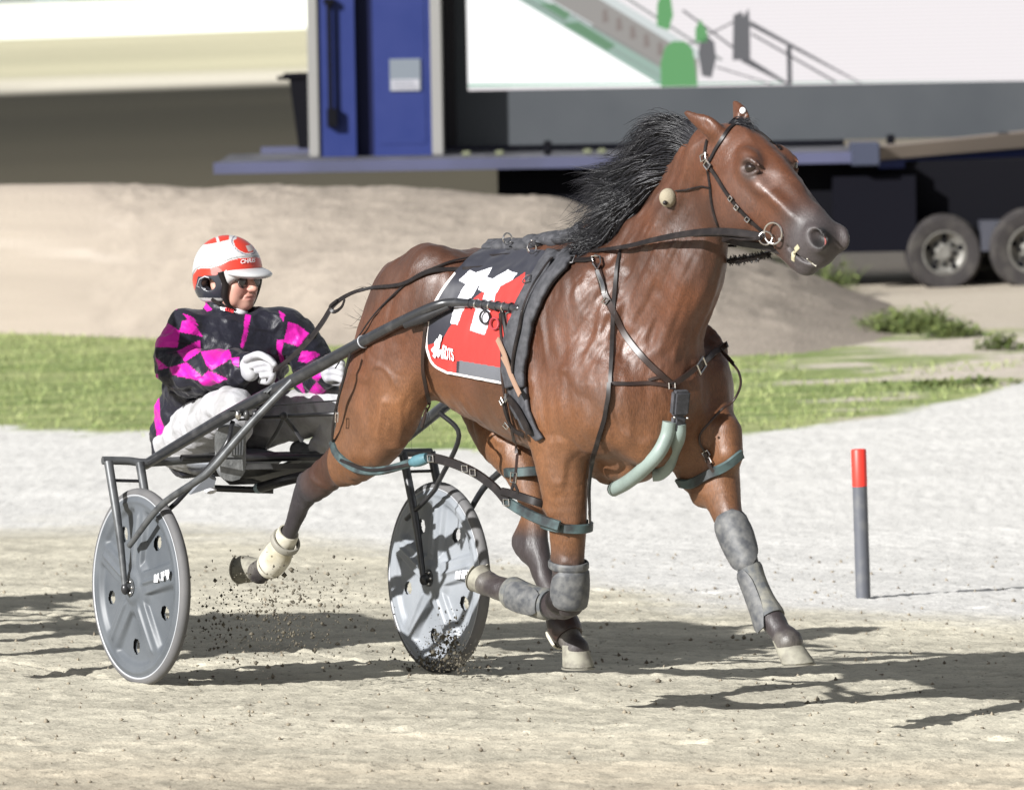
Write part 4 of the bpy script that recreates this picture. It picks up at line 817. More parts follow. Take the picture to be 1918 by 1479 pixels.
for x, y, a in ((1072, 490, 5), (962, 472, 10), (1005, 468, 0)): buckle(x, y, .034 if x > 1050 else .022, sad, a, off=.035 if x < 1050 else .012)
one('d_ring', M_chr, sad, lambda g: g.tube([surf(x, y, .042)[0] for x, y in ((994, 530), (1000, 524), (1008, 528), (1007, 538), (999, 541), (994, 537))], .0026, 6, closed=True))
one('neck_strap', M_lea, sad, lambda g: strap_px(g, [(1024, 488), (1060, 490), (1090, 490), (1112, 488)], .022, .008, .008))
one('saddle_strap', M_lea, sad, lambda g: strap_px(g, [(1046, 500), (1020, 540), (998, 590), (984, 650), (978, 710)], .016, .006, .043))
one('tan_strap', M_tan, sad, lambda g: g.strap(spline([surf(x, y, .045)[0] for x, y in ((951, 636), (962, 664), (976, 700), (996, 742))], 5), .022, .006, list(HF.r)))
one('tan_strap', M_tan, sad, lambda g: g.strap(spline([surf(x, y, .038)[0] for x, y in ((958, 668), (966, 690), (982, 722))], 5), .012, .005, list(HF.r)))
one('billet', M_lea, sad, lambda g: g.strap(spline([surf(x, y, .03)[0] for x, y in ((966, 742), (980, 762), (994, 790), (1002, 808))], 5), .030, .007, list(HF.r)))
one('billet', M_lea, sad, lambda g: g.strap(spline([surf(x, y, .032)[0] for x, y in ((956, 742), (962, 770), (976, 796), (992, 812))], 5), .018, .007, list(HF.r)))
for x, y in ((958, 746), (968, 744), (962, 786)): buckle(x, y, .022, sad, 30, off=.04)
# --- breast collar
bc = empty('breast_collar', tuple(HW(1255, 720, .05))); tag(bc, 'dark leather breast collar with pale green rubber tubes between the forelegs of the horse', 'breast collar')
one('collar_strap', M_brn, bc, lambda g: strap_px(g, [(1118, 496), (1128, 535), (1142, 570), (1168, 622), (1200, 664), (1238, 702), (1258, 720)], .024, .008))
one('collar_strap', M_brn, bc, lambda g: strap_px(g, [(1256, 722), (1282, 704), (1312, 680), (1340, 660), (1362, 644)], .022, .008, .008, l=-.22))
one('neck_strap', M_lea, bc, lambda g: strap_px(g, [(1164, 466), (1156, 505), (1150, 560), (1147, 620), (1145, 680), (1144, 718)], .016, .007))
one('cross_strap', M_brn, bc, lambda g: strap_px(g, [(1142, 718), (1180, 719), (1215, 717), (1252, 722)], .015, .006))
one('cross_strap', M_brn, bc, lambda g: strap_px(g, [(1215, 712), (1240, 706), (1258, 722)], .012, .006))
one('ring', M_chr, bc, lambda g: g.tube([surf(x, y, .014)[0] for x, y in ((1110, 488), (1118, 482), (1128, 484), (1126, 498), (1119, 508), (1111, 500))], .004, 6, closed=True))
buckle(1308, 684, .045, bc, 35); buckle(1136, 566, .02, bc, 60); buckle(1256, 722, .022, bc, 0)
one('collar_tag', M_chr, bc, lambda g: strap_px(g, [(1119, 508), (1126, 530), (1132, 550)], .016, .004, .010))
c, n = surf(1268, 755, .022); c2 = surf(1264, 790, .02)[0]; ubx = (c2-c); ubx /= np.linalg.norm(ubx)
def mat_axes(u, n): n = n-u*(n@u); n /= np.linalg.norm(n); w = np.cross(u, n); return Matrix((( w[0], n[0], u[0]), (w[1], n[1], u[1]), (w[2], n[2], u[2]))).to_4x4()
one('breast_pad', M_web, bc, lambda g: g.box(c-ubx*.005, .062, .036, .088, mat_axes(ubx, n), .008))
one('breast_pad', M_web, bc, lambda g: g.box(c2, .046, .034, .06, mat_axes(ubx, n), .008))
for dx in (-8, 8): q = surf(1265+dx, 776, .046)[0]; one('rivet', M_chr, bc, lambda g: g.ball(q, .005, 8, 6))
one('rubber_tube', M_tube, bc, lambda g: g.tube(spline([surf(x, y, .016)[0] for x, y in ((1252, 788), (1244, 815), (1228, 846), (1202, 874), (1172, 897), (1150, 908))], 6), .025, 14))
one('rubber_tube', M_tube, bc, lambda g: g.tube(spline([surf(1266, 790, .018)[0], surf(1264, 815, .018)[0], HW(1260, 845, -.0), HW(1250, 872, 0), HW(1236, 886, .01), HW(1222, 888, .03)], 6), .025, 14))
one('loop_strap', M_brn, bc, lambda g: g.strap(spline([surf(1345, 655, .01, -.2)[0], HW(1362, 668, -.22), HW(1374, 682, -.22)], 5), .016, .006, list(HF.r)))
one('loop_cord', M_brn, bc, lambda g: g.tube(spline([HW(1372, 680, -.22), HW(1384, 698, -.20), HW(1387, 722, -.18), HW(1374, 750, -.14), surf(1350, 772, .03)[0], surf(1326, 790, .02)[0], surf(1310, 810, .012)[0], surf(1310, 828, .010)[0], surf(1322, 846, .010)[0]], 7), .0045, 7))
# --- hopples
ho = empty('hopples', tuple(HW(840, 870, .2))); tag(ho, 'teal and black hopple straps looped round all four legs of the pacing horse', 'hopples')
def loop_round(center, l, rx, rl_, tilt, w, m, name='hopple_loop', off=0):
    C0 = HF.px(*center, l); P = []; N = []
    for a in np.linspace(0, 2*math.pi, 36, endpoint=False):
        q = np.array([rx*math.cos(a)*math.cos(tilt), rl_*math.sin(a), rx*math.cos(a)*math.sin(tilt)]); P.append(HF.w(C0+q).ravel()); N.append(HF.w(q).ravel()-HF.o)
    g = Geo(); g.strap(P, w, .014, N, closed=True); return g.build(name, m, ho)
loop_round((1061, 982), .178, .098, .078, -.12, .034, M_teal); loop_round((988, 882), -.17, .090, .072, .06, .036, M_teal); one('hopple_loop', M_teal, ho, lambda g: strap_px(g, [(1274, 902), (1296, 905), (1330, 888), (1360, 870), (1386, 850)], .036, .012, .010, l=-.2))
def free_strap(g, pts, w, th=.012): g.strap(spline([HW(*p) for p in pts], 7), w, th, list(HF.r+np.array([0, 0, .25])))
one('hopple_strap', M_teal, ho, lambda g: free_strap(g, [(1048, 985, .265), (1010, 972, .27), (975, 955, .265), (945, 936, .26)], .038))
one('hopple_strap', M_lea, ho, lambda g: free_strap(g, [(948, 938, .262), (925, 912, .262), (890, 886, .264), (850, 868, .268), (815, 858, .272), (800, 858, .275)], .034))
one('hopple_strap', M_lea, ho, lambda g: free_strap(g, [(1052, 956, .12), (1030, 948, .20), (1000, 938, .255), (960, 925, .266), (940, 920, .266)], .030))
one('hopple_strap', M_teal, ho, lambda g: free_strap(g, [(808, 858, .276), (785, 861, .282), (750, 872, .29), (712, 881, .300), (675, 880, .305), (646, 866, .305), (628, 846, .30), (622, 826, .29)], .032))
one('hopple_strap', M_lea, ho, lambda g: free_strap(g, [(640, 862, .31), (690, 880, .308), (740, 876, .297), (785, 865, .286)], .012, .02))
one('teal_wrap', mat('bright_teal_tape', (.07, .16, .19), .5, var=(30, (.05, .12, .14), .4, .7)), ho, lambda g: g.tube(spline([HW(770, 866, .29), HW(785, 862, .286), HW(800, 857, .28)], 5), [.014, .016, .02, .021, .022, .022, .022, .022, .021, .02, .018], 10))
for x, y, l in ((806, 858, .285), (885, 884, .275), (948, 940, .272), (870, 877, .275)): one('clip', M_chr, ho, lambda g: g.tube([HW(x-5, y-6, l), HW(x+5, y-5, l), HW(x+6, y+6, l), HW(x-4, y+6, l)], .0034, 6, closed=True))
def hang(pts, w, name='hanger', th=.005, m=M_brn): one(name, m, ho, lambda g: strap_px(g, pts, w, th, .014, 7, .26))
hang([(942, 588), (944, 640), (946, 700), (954, 760), (966, 815), (969, 850)], .013)
one('hanger', M_brn, ho, lambda g: g.strap(spline([HW(969, 850, .22), HW(966, 885, .25), HW(962, 905, .262)], 6), .015, .005, list(HF.r)))
for a, b in (((962, 905), (950, 932)), ((964, 905), (972, 935))): one('hanger', M_lea, ho, lambda g: g.strap([HW(*a, .265), HW((a[0]+b[0])/2+2, (a[1]+b[1])/2, .268), HW(*b, .266)], .014, .005, list(HF.r)))
one('buckle', M_chr, ho, lambda g: g.tube([HW(x, y, .27) for x, y in ((957, 884), (968, 886), (966, 904), (956, 902))], .0032, 6, closed=True))
hang([(804, 600), (798, 640), (795, 690), (800, 735), (797, 770), (790, 800)], .016, th=.006)
hang([(1144, 718), (1136, 775), (1118, 835), (1102, 872), (1097, 910), (1097, 950), (1098, 985)], .018, th=.007, m=M_lea)
buckle(1098, 962, .024, ho, 90); buckle(1098, 976, .022, ho, 90)
hang([(1322, 846), (1330, 862), (1340, 882)], .015); buckle(1324, 848, .022, ho, 30); buckle(1332, 862, .022, ho, 30)
one('hanger', M_lea, ho, lambda g: g.strap(spline([HW(656, 660, .36), HW(645, 705, .36), HW(634, 745, .35), HW(625, 790, .33), HW(622, 826, .30)], 6), .013, .005, list(HF.r)))
one('clip', M_chr, ho, lambda g: g.tube([HW(629, 772, .35), HW(634, 772, .35), HW(633, 790, .35), HW(628, 790, .35)], .003, 6, closed=True))
# --- leg boots
M_boot = mat('grey_boot_leather', (.045, .048, .054), .6, var=(34, (.125, .125, .122), .36, .70), bump=(40, .3, .004)); M_dust = mat('dusty_boot', (.17, .165, .14), .75, var=(20, (.07, .075, .08), .38, .60), bump=(50, .3, .003)); M_wrap = mat('white_bandage', (.48, .46, .39), .75, var=(12, (.32, .29, .21), .42, .66), bump=(60, .25, .003))
def sleeve(name, nodes, m, parent, extra=.006, a0=0.0, a1=2*math.pi, th=.007, n=26, cut=0.0):
    """shell round a limb between angles a0..a1 (0 = forward, + = right side)"""
    N = np.array([(*HF.px(x, y, l), r_, rl_) for x, y, l, r_, rl_ in nodes]); N = np.array(spline(N, 5)); m_ = len(N); V = []; full = a1-a0 > 6.2
    for i in range(m_):
        t = N[min(i+1, m_-1), :3]-N[max(i-1, 0), :3]; t /= np.linalg.norm(t); e2 = np.array([0, 1.0, 0]); e2 -= t*(t@e2); e2 /= np.linalg.norm(e2); e1 = np.cross(e2, t)
        if e1[0] < 0 and abs(t[2]) > .5: e1 = -e1
        f = i/(m_-1); edge = min(f, 1-f); nar = 1-cut*(abs(2*f-1)**3)
        for k in range(n+1):
            mid = (a0+a1)/2; a = mid+(a0-mid)*nar+((a1-a0)*nar)*k/n
            for ex in (extra+th*min(1, edge*14+.35), extra-.004): V.append(N[i, :3]+e1*(N[i, 3]+ex)*math.cos(a)+e2*(N[i, 4]+ex)*math.sin(a))
    w = (n+1)*2; F_ = []
    for i in range(m_-1):
        for k in range(n):
            b, c = i*w+2*k, (i+1)*w+2*k; F_ += [(b, b+2, c+2, c), (b+1, c+1, c+3, b+3)]
        if not full: b, c = i*w, (i+1)*w; F_ += [(b, c, c+1, b+1), (b+2*n, b+2*n+1, c+2*n+1, c+2*n)]
    for k in range(n): b = 2*k; F_.append((b, b+1, b+3, b+2)); b = (m_-1)*w+2*k; F_.append((b, b+2, b+3, b+1))
    g = Geo(); g.add(HF.w(np.array(V)), F_); return g.build(name, m, parent)
def boot_thing(kind, px, label, cat, group): e = empty(kind, tuple(HW(*px))); return tag(e, label, cat, group)
kb = boot_thing('knee_boot', (1385, 1010, -.14), 'scuffed grey knee boot on the outstretched left foreleg of the horse', 'knee boot', 'knee boots on the forelegs')
sleeve('shell', [(1366, 968, -.152, .057, .050), (1380, 1005, -.146, .055, .050), (1393, 1038, -.14, .048, .044), (1406, 1068, -.137, .038, .035)], M_boot, kb, .005, -.5, 2.5, .008, cut=.65)
sleeve('lining', [(1368, 974, -.153, .056, .049), (1380, 1005, -.146, .054, .049), (1396, 1046, -.138, .045, .041)], M_lea, kb, .002, -.9, 2.9, .005, cut=.3)
sb = boot_thing('shin_boot', (1430, 1125, -.13), 'dusty grey tendon boot on the cannon of the outstretched left foreleg', 'shin boot', 'boots on the lower legs')
sleeve('wrap', [(1403, 1062, -.137, .040, .037), (1414, 1090, -.134, .036, .032), (1430, 1125, -.128, .035, .032), (1446, 1158, -.121, .045, .042)], M_dust, sb, .003, th=.005)
sleeve('shell', [(1405, 1068, -.137, .038, .035), (1416, 1100, -.133, .036, .033), (1430, 1135, -.127, .039, .035), (1448, 1178, -.12, .048, .044)], M_boot, sb, .010, .8, 2.5, .007, cut=.55)
kb = boot_thing('knee_boot', (1062, 1110, .165), 'grey knee boot with a dark cap on the folded right foreleg', 'knee boot', 'knee boots on the forelegs')
sleeve('shell', [(1064, 1066, .168, .061, .053), (1065, 1090, .166, .061, .054), (1064, 1112, .164, .060, .054), (1062, 1134, .163, .056, .050)], M_boot, kb, .008, -1.7, 1.75, .010, cut=.3)
one('cap', M_lea, kb, lambda g: g.ball(HW(1050, 1124, .185), (.055, .05, .05), 18, 12))
sleeve('strap', [(1065, 1050, .17, .064, .054), (1065, 1064, .168, .064, .054)], M_boot, kb, .008, th=.006)
sb = boot_thing('shin_boot', (985, 1118, .157), 'dusty boot on the folded-back cannon of the right foreleg', 'shin boot', 'boots on the lower legs')
sleeve('wrap', [(1030, 1132, .158, .043, .040), (1005, 1127, .157, .042, .038), (978, 1117, .155, .042, .038), (956, 1108, .153, .046, .043)], M_dust, sb, .006, th=.008)
sleeve('shell', [(1026, 1132, .158, .044, .041), (990, 1122, .156, .044, .040), (968, 1113, .154, .048, .042)], M_boot, sb, .015, .5, 2.3, .008, cut=.35)
sb = boot_thing('fetlock_bandage', (515, 1040, .17), 'off white bandage round the fetlock of the raised right hind leg', 'bandage', 'bandages on the hind legs')
sleeve('wrap', [(541, 996, .18, .034, .031), (530, 1020, .174, .037, .034), (520, 1040, .17, .047, .043), (508, 1056, .167, .045, .041), (500, 1063, .165, .038, .036)], M_wrap, sb, .005, th=.004)
sleeve('strap', [(537, 1010, .178, .042, .040), (532, 1018, .176, .044, .041)], mat('grey_tape', (.22, .21, .18), .6), sb, .011, th=.005)
sb = boot_thing('fetlock_bandage', (1058, 1176, -.115), 'dirty dark bandage on the left hind fetlock, behind the folded foreleg', 'bandage', 'bandages on the hind legs')
sleeve('wrap', [(1046, 1145, -.123, .040, .036), (1056, 1172, -.116, .052, .046), (1066, 1192, -.112, .046, .042)], M_brn, sb, .006, th=.006)
sleeve('pad', [(1052, 1170, -.118, .056, .048), (1064, 1196, -.112, .050, .044)], M_wrap, sb, .010, 2.2, 3.9, .006)
# ================================================================== SULKY
def proj(P):
    q = np.asarray(P, float)-CAM; z = q@fwd; return np.stack([CX+F_PX*(q@rt2)/z, CY-F_PX*(q@up2)/z], -1)
def SW(x, y, l): return SF.w(SF.px(x, y, l)).ravel()
def SL(a, l, z): return SF.w(np.array([a, l, z])).ravel()
def onplane(px, py, c, n): d = ray(px, py); return CAM+d*(((np.asarray(c)-CAM)@n)/(d@n))
sk = empty('sulky', tuple(SL(0, 0, .4))); tag(sk, 'black racing sulky with two grey disc wheels, harnessed behind the bay horse', 'sulky')
M_fr = mat('dark_grey_paint', (.018, .019, .022), .30, spec=.6, coat=.3, var=(18, (.05, .05, .053), .52, .75)); M_bk = mat('black_paint', (.016, .016, .018), .35, var=(12, (.05, .05, .05), .5, .8)); M_gy = mat('worn_grey_tube', (.10, .104, .108), .4, metal=.35, var=(22, (.045, .048, .052), .45, .7))
M_disc = mat('shaded_grey_wheel_disc', (.088, .097, .108), .48, spec=.45, var=(6, (.060, .068, .078), .4, .7), bump=(18, .05, .004)); M_disc2 = mat('lit_grey_wheel_disc', (.235, .25, .27), .48, spec=.4, var=(6, (.18, .195, .215), .4, .7), bump=(18, .05, .004)); M_ty = mat('dusty_tyre', (.115, .112, .112), .75, var=(9, (.085, .085, .088), .35, .7)); M_pin = mat('white_rim_line', (.34, .35, .37), .5); M_wht = mat('white_decal', (.66, .66, .68), .45)  # both wheel discs are alike; their uneven light is painted as two greys
def wheel(sg):
    ax = SF.r+np.array([0, 0, .05]); ax /= np.linalg.norm(ax); e1 = SF.h; e2 = np.cross(e1, ax); e2 = e2 if e2[2] > 0 else -e2
    c = SL(0, .64*sg, .365+.05*.64*sg-.006); Ro = .366
    def at(r, t, d): return c+e1*(r*math.cos(t))+e2*(r*math.sin(t))+ax*d
    n = 72; prof = [(Ro-.021+.0215*math.cos(q), .0215*math.sin(q)) for q in np.linspace(0, 2*math.pi, 16, endpoint=False)]
    V = [at(r, 2*math.pi*k/n, d) for r, d in prof for k in range(n)]; m = len(prof)
    g = Geo(); g.add(V, [(i*n+k, ((i+1) % m)*n+k, ((i+1) % m)*n+(k+1) % n, i*n+(k+1) % n) for i in range(m) for k in range(n)])
    tg = g.build('wheel', M_ty, sk)
    # dished cover with pressed ribs and five holes
    nr, ntt = 56, 300; rr = np.linspace(.012, .336, nr); th = np.linspace(0, 2*math.pi, ntt, endpoint=False); RR, TT = np.meshgrid(rr, th, indexing='ij')
    base = .020+.014*(1-(RR/.336)**1.6); hole = [R(-95+72*k) for k in range(5)]; emb = np.zeros_like(RR)
    for a in hole:
        d = np.abs((TT-a+math.pi) % (2*math.pi)-math.pi); half = R(36)-.045/np.maximum(RR, .05); s1 = 1-sst(d-half, -.05, .05); emb -= .019*s1*sst(RR, .085, .12)*(1-sst(RR, .275, .30))
    for k, a in enumerate(hole): d = np.abs((TT-a-R(36)+math.pi) % (2*math.pi)-math.pi)*RR; emb += .009*np.exp(-(d/.008)**2)*sst(RR, .06, .1)*(1-sst(RR, .26, .29))
    emb += .006*np.exp(-((RR-.318)/.008)**2)+.010*(1-sst(RR, .045, .075))
    D = base+emb; Vs = []; Fs = []
    X = RR*np.cos(TT); Y = RR*np.sin(TT)
    for s in (1, -1):
        b = len(Vs)*nr*ntt; Vs.append((c+X[..., None]*e1+Y[..., None]*e2+(s*D)[..., None]*ax).reshape(-1, 3)); I = np.arange(nr*ntt).reshape(nr, ntt)+b; J = np.roll(I, -1, 1)
        q = np.stack([I[:-1], I[1:], J[1:], J[:-1]], -1); xc = (X[:-1]+X[1:])/2; yc = (Y[:-1]+Y[1:])/2; keep = np.ones(xc.shape, bool)
        for a in hole: u = xc*math.cos(a)+yc*math.sin(a)-.222; v = -xc*math.sin(a)+yc*math.cos(a); keep &= (u/.030)**2+(v/.026)**2 > 1
        q = q[keep]; Fs.append(q if s > 0 else q[:, ::-1])
    np_obj('disc', np.concatenate(Vs), np.concatenate(Fs), M_disc if sg > 0 else M_disc2, tg)
    g = Geo()
    for s in (1, -1): g.tube([at(.3405, t, s*.0175) for t in np.linspace(0, 2*math.pi, 90, endpoint=False)], .0048, 6, closed=True)
    g.build('rim', M_pin, tg)
    g = Geo(); g.tube([c-ax*.066, c-ax*.05, c-ax*.048, c+ax*.048, c+ax*.05, c+ax*.066], [.014, .014, .034, .034, .014, .014], 20); hb_ = g.build('hub', M_gy, tg)
    for k in range(6): one('bolt', M_chr, hb_, lambda g: g.ball(at(.024, k*1.047, .05), (.006, .006, .006), 8, 6))
    pl_ = c+ax*.0375
    polys = [[(430, 960), (440, 760), (445, 620), (520, 595), (550, 700), (575, 590), (650, 545), (672, 640), (640, 800), (600, 960), (530, 950)], [(745, 520), (895, 455), (910, 680), (760, 690)], [(770, 730), (860, 710), (860, 880), (780, 890)], [(690, 740), (735, 850), (700, 920)], [(930, 430), (1100, 380), (1130, 520), (1090, 800), (1030, 850), (1000, 680), (950, 640)]]
    if sg > 0: P = [[(270+x*.0417, 1050+y*.0417) for x, y in p] for p in polys]
    else: P = [[(780+x*.0678, 1040+y*.0678) for x, y in p] for p in ([(1060, 640), (1085, 430), (1150, 420), (1165, 480), (1180, 420), (1230, 410), (1200, 650)], [(1225, 640), (1260, 410), (1400, 390), (1390, 520), (1340, 540), (1330, 640)], [(1410, 395), (1530, 390), (1550, 540), (1540, 630), (1450, 630), (1440, 510)])]
    for p in P: g = Geo(); W_ = [onplane(x, y, pl_, ax) for x, y in p]; g.add(W_, [tuple(range(len(p)))]); g.build('lettering', M_wht, tg, False)
    return c, ax
wc, wax = wheel(1); wf, _ = wheel(-1)
def tube(name, m, pts, r, n=12, s=True, par=None):
    P = spline(pts, 6) if s and len(pts) > 2 else pts
    if hasattr(r, '__len__'): r = list(np.interp(np.linspace(0, 1, len(P)), np.linspace(0, 1, len(r)), r))
    return one(name, m, par or sk, lambda g: g.tube(P, r, n))
zt = .858
def cb(l): return SL(-.125, l, zt+.045*l-.03)
tube('crossbar', M_gy, [SW(192, 862, .70), SW(240, 863, .60), SW(285, 866, .51), cb(.2), cb(-.2), cb(-.51), cb(-.60), cb(-.70)], .0155)
tube('crossbar', M_bk, [SL(.02, .46, zt+.0), SL(.02, 0, zt-.03), SL(.02, -.46, zt-.05)], .013)
for sg, c in ((1, wc), (-1, wf)):
    o_, i_ = .066, -.066
    top_o = SW(203, 864, .70) if sg > 0 else cb(-.70); top_i = SW(262, 866, .575) if sg > 0 else cb(-.575)
    ho_ = c+wax*(.066*sg); hi_ = c-wax*(.066*sg)
    for nm, a, b in (('outer', top_o, ho_), ('inner', top_i, hi_)):
        mid = a*.45+b*.55; tube('fork', M_gy if sg > 0 else M_fr, [a, mid+SF.h*.012, b-np.array([0, 0, .012])], [.0175, .0165, .013, .011], 14)
        one('dropout', M_bk, sk, lambda g: g.ball(b-np.array([0, 0, .006]), (.016, .016, .022), 12, 8))
    tube('link', M_bk, [top_o*.85+ho_*.15, top_i*.85+hi_*.15], .006, 8, False)
# stays from the forks up to the shafts
SH = [(x, y, .525-(x-272)/700*.40) for x, y in ((272, 870), (340, 829), (430, 776), (520, 728), (600, 684), (680, 640), (760, 598), (812, 574), (842, 567), (880, 568), (930, 573), (972, 578))]
def lsh(x): return .525-(x-272)/700*.40
def clear(P, off):
    d = Vector(P-CAM).normalized(); h, n, i, _ = BODY.ray_cast(Vector(CAM), d)
    if h is not None and (np.array(h)-CAM)@fwd < (P-CAM)@fwd+off: P = np.array(h)-np.array(d)*off
    return P
shp = [clear(SW(*p), .04) for p in SH]; print('shaft l', [round(float((p-SF.o)@SF.r), 3) for p in shp]); rsh = [.019, .021, .0225, .0235, .0235, .0215, .019, .0175, .0165, .0155, .0145, .0135]
def mir(P): a_, l_ = (P-SF.o)@SF.h, (P-SF.o)@SF.r; k_ = np.clip((a_+.1)/2.3, 0, 1); L = np.array([a_, -l_-k_*.30, P[2]-.045*abs(l_)]); return SF.w(L).ravel()
for sg in (1, -1):
    f = (lambda p: p) if sg > 0 else mir
    sh = tube('shaft', M_fr, [f(p) for p in shp], rsh, 18)
    a = wc+wax*.066 if sg > 0 else wf-wax*.066; a0 = SW(242, 1022, .705) if sg > 0 else mir(SW(242, 1022, .705))
    tube('stay', M_gy if sg > 0 else M_fr, [a0, f(SW(300, 948, .67)), f(SW(366, 902, .63)), f(SW(396, 878, .60)), f(SW(470, 793, .49)), f(SW(556, 703, lsh(556)-.0))], [.011, .0125, .014, .015, .015, .013], 12)
    tube('stay', M_bk, [f(SW(262, 1000, .575)), f(SW(318, 952, .55)), f(SW(345, 925, .53)), f(SW(420, 838, .47)), f(SW(436, 790, lsh(436)-.02))], .0095, 10)
    one('collar', M_pin, sk, lambda g: g.ring(f(shp[5]), f(shp[6])-f(shp[4]), .0222, .0025)); 
    for k, t in enumerate(np.linspace(.02, .85, 7)): p = f(shp[9])*(1-t)+f(shp[11])*t; one('clamp_ring', M_chr if k % 2 else M_fr, sk, lambda g: g.ring(p, f(shp[11])-f(shp[9]), .0155, .0042, 20, 8))
    for q in (-.010, .010): p = f(shp[3])*.9+f(shp[2])*.1; one('tie_cord', M_gy, sk, lambda g: g.tube([p+SF.h*(.025+q)+np.array([0, 0, .03]), p+SF.r*.03*sg+SF.h*(q), p+np.array([0, 0, -.03])+SF.h*(q-.02), p-SF.r*.03*sg+SF.h*q], .005, 6, closed=True))
tip = shp[11]
one('end_bracket', M_chr, sk, lambda g: g.tube([clear(SW(x, y, .13), .03) for x, y in ((948, 586), (974, 584), (977, 600), (968, 620), (950, 618))], .0046, 8, closed=True))
one('end_cap', M_fr, sk, lambda g: g.ball(tip, (.0155, .0155, .0155), 14, 10))
for x, y, r in ((908, 594, .024), (926, 606, .021)): one('hook_ring', M_bk if x < 920 else mat('red_cord', (.28, .03, .04), .6), sk, lambda g: g.tube([clear(SW(x+r*500*math.cos(t)*.75, y+r*500*math.sin(t), .15), .035) for t in np.linspace(0, 2*math.pi, 18, endpoint=False)], .0042, 6, closed=True))
tube('breeching_strap', M_lea, [clear(SW(x, y, .15), .04) for x, y in ((938, 572), (944, 600), (950, 640), (952, 662))], .009, 8)
tube('shaft_sleeve', M_bk, [shp[6]-np.array([0, 0, .020]), shp[6]*.4+shp[7]*.6-np.array([0, 0, .024]), shp[8]-np.array([0, 0, .012])], [.016, .020, .012], 10)
# seat, foot rests and underframe
M_seat = mat('grey_vinyl', (.17, .18, .20), .55, bump=(60, .2, .003))
sc_ = SL(-.42, 0, .80); one('seat', M_seat, sk, lambda g: g.ball(sc_, (.19, .19, .045), 24, 12))
one('seat_frame', M_bk, sk, lambda g: (g.tube(spline([cb(.16), SL(-.42, .16, .765), SL(-.60, .08, .80), SL(-.60, -.08, .80), SL(-.42, -.16, .755), cb(-.16)], 6), .012, 10)))
one('under_tray', M_bk, sk, lambda g: g.add([SW(398, 870, .30), SW(620, 866, -.10), SW(600, 884, -.08), SW(500, 896, .02), SW(430, 898, .22)]+[p-np.array([0, 0, .02]) for p in (SW(398, 870, .30), SW(620, 866, -.10), SW(600, 884, -.08), SW(500, 896, .02), SW(430, 898, .22))], [(0, 1, 2, 3, 4), (9, 8, 7, 6, 5)]+[(i, i+5, (i+1) % 5+5, (i+1) % 5) for i in range(5)]))
tube('under_bar', M_bk, [SW(402, 914, .25), SW(450, 916, .16), SW(512, 918, .05)], .013, 10); tube('under_bar', M_bk, [SW(484, 914, .10), SW(540, 898, .05), SW(612, 884, -.05)], .020, 10)
one('grey_plate', M_seat, sk, lambda g: g.add([SW(352, 920, .36), SW(398, 905, .30), SW(402, 890, .30), SW(388, 882, .33)]+[p+SF.h*.012-np.array([0, 0, .012]) for p in (SW(352, 920, .36), SW(398, 905, .30), SW(402, 890, .30), SW(388, 882, .33))], [(0, 1, 2, 3), (7, 6, 5, 4)]+[(i, i+4, (i+1) % 4+4, (i+1) % 4) for i in range(4)]))
one('foot_pad', M_wht, sk, lambda g: g.ball(SW(394, 918, .27), (.024, .02, .014), 12, 8)); one('foot_pad', mat('pale_blue_pad', (.20, .26, .28), .6), sk, lambda g: g.ball(SW(485, 914, .10), (.024, .02, .020), 12, 8))
for pts, r in (([(440, 776, .45), (490, 780, .35), (532, 779, .26)], .0042), ([(446, 786, .45), (532, 781, .26)], .0042), ([(532, 779, .26), (600, 776, .10), (655, 774, .02)], .008), ([(430, 770, .47), (540, 757, .2), (660, 748, -.02)], .0028), ([(532, 780, .26), (520, 806, .24), (500, 838, .24)], .008), ([(532, 780, .26), (548, 800, .22), (566, 826, .2)], .008)):
    tube('foot_rail', M_bk, [SW(*p) for p in pts], r, 8)
one('knob', M_bk, sk, lambda g: g.ball(SW(531, 779, .27), (.016, .016, .016), 12, 8))
for k in range(3): one('clamp', M_chr if k == 0 else M_bk, sk, lambda g: g.ball(SW(446+k*16, 777, .45), (.012, .012, .018), 10, 8))
# --- reins
rn = empty('reins', tuple(SW(640, 560, .2))); tag(rn, 'long dark leather reins running from the driver over the horse back to the bit', 'reins')
def rein_pt(x, y, l, off=.014):
    d = Vector(ray(x, y)).normalized(); h, n, i, _ = BODY.ray_cast(Vector(CAM), d)
    p = HW(x, y, l)
    if h is not None and (np.array(h)-CAM)@fwd < (p-CAM)@fwd+off: p = np.array(h)-np.array(d)*off
    return p
def rein(pts, wd, name='rein', th=.005, m=M_lea):
    P = np.array([rein_pt(*p) for p in pts]); P = np.array(spline(P, 8)); w = list(np.interp(np.linspace(0, 1, len(P)), np.linspace(0, 1, len(wd)), wd))
    for _ in range(2): P[1:-1] = .25*P[:-2]+.5*P[1:-1]+.25*P[2:]
    one(name, m, rn, lambda g: g.strap(list(P), w, th, list(HF.r*.8+np.array([0, 0, .5]))))
rein([(1430, 443, .10), (1400, 438, .11), (1360, 434, .125), (1320, 434, .13), (1270, 440, .14), (1220, 450, .15), (1180, 460, .15), (1140, 466, .14), (1100, 471, .12), (1060, 476, .10), (1012, 485, .09)], [.026, .030, .030, .026, .020, .014, .012, .012])
rein([(1425, 446, .11), (1390, 447, .11), (1350, 440, .12), (1300, 441, .13)], [.016, .014, .012], m=M_lea)
rein([(1012, 485, .09), (960, 493, .10), (920, 499, .12), (870, 503, .14), (820, 505, .17), (790, 513, .18), (760, 529, .17), (735, 535, .17), (700, 538, .18), (672, 545, .19)], [.010, .010, .014, .020, .020, .016, .014, .014])
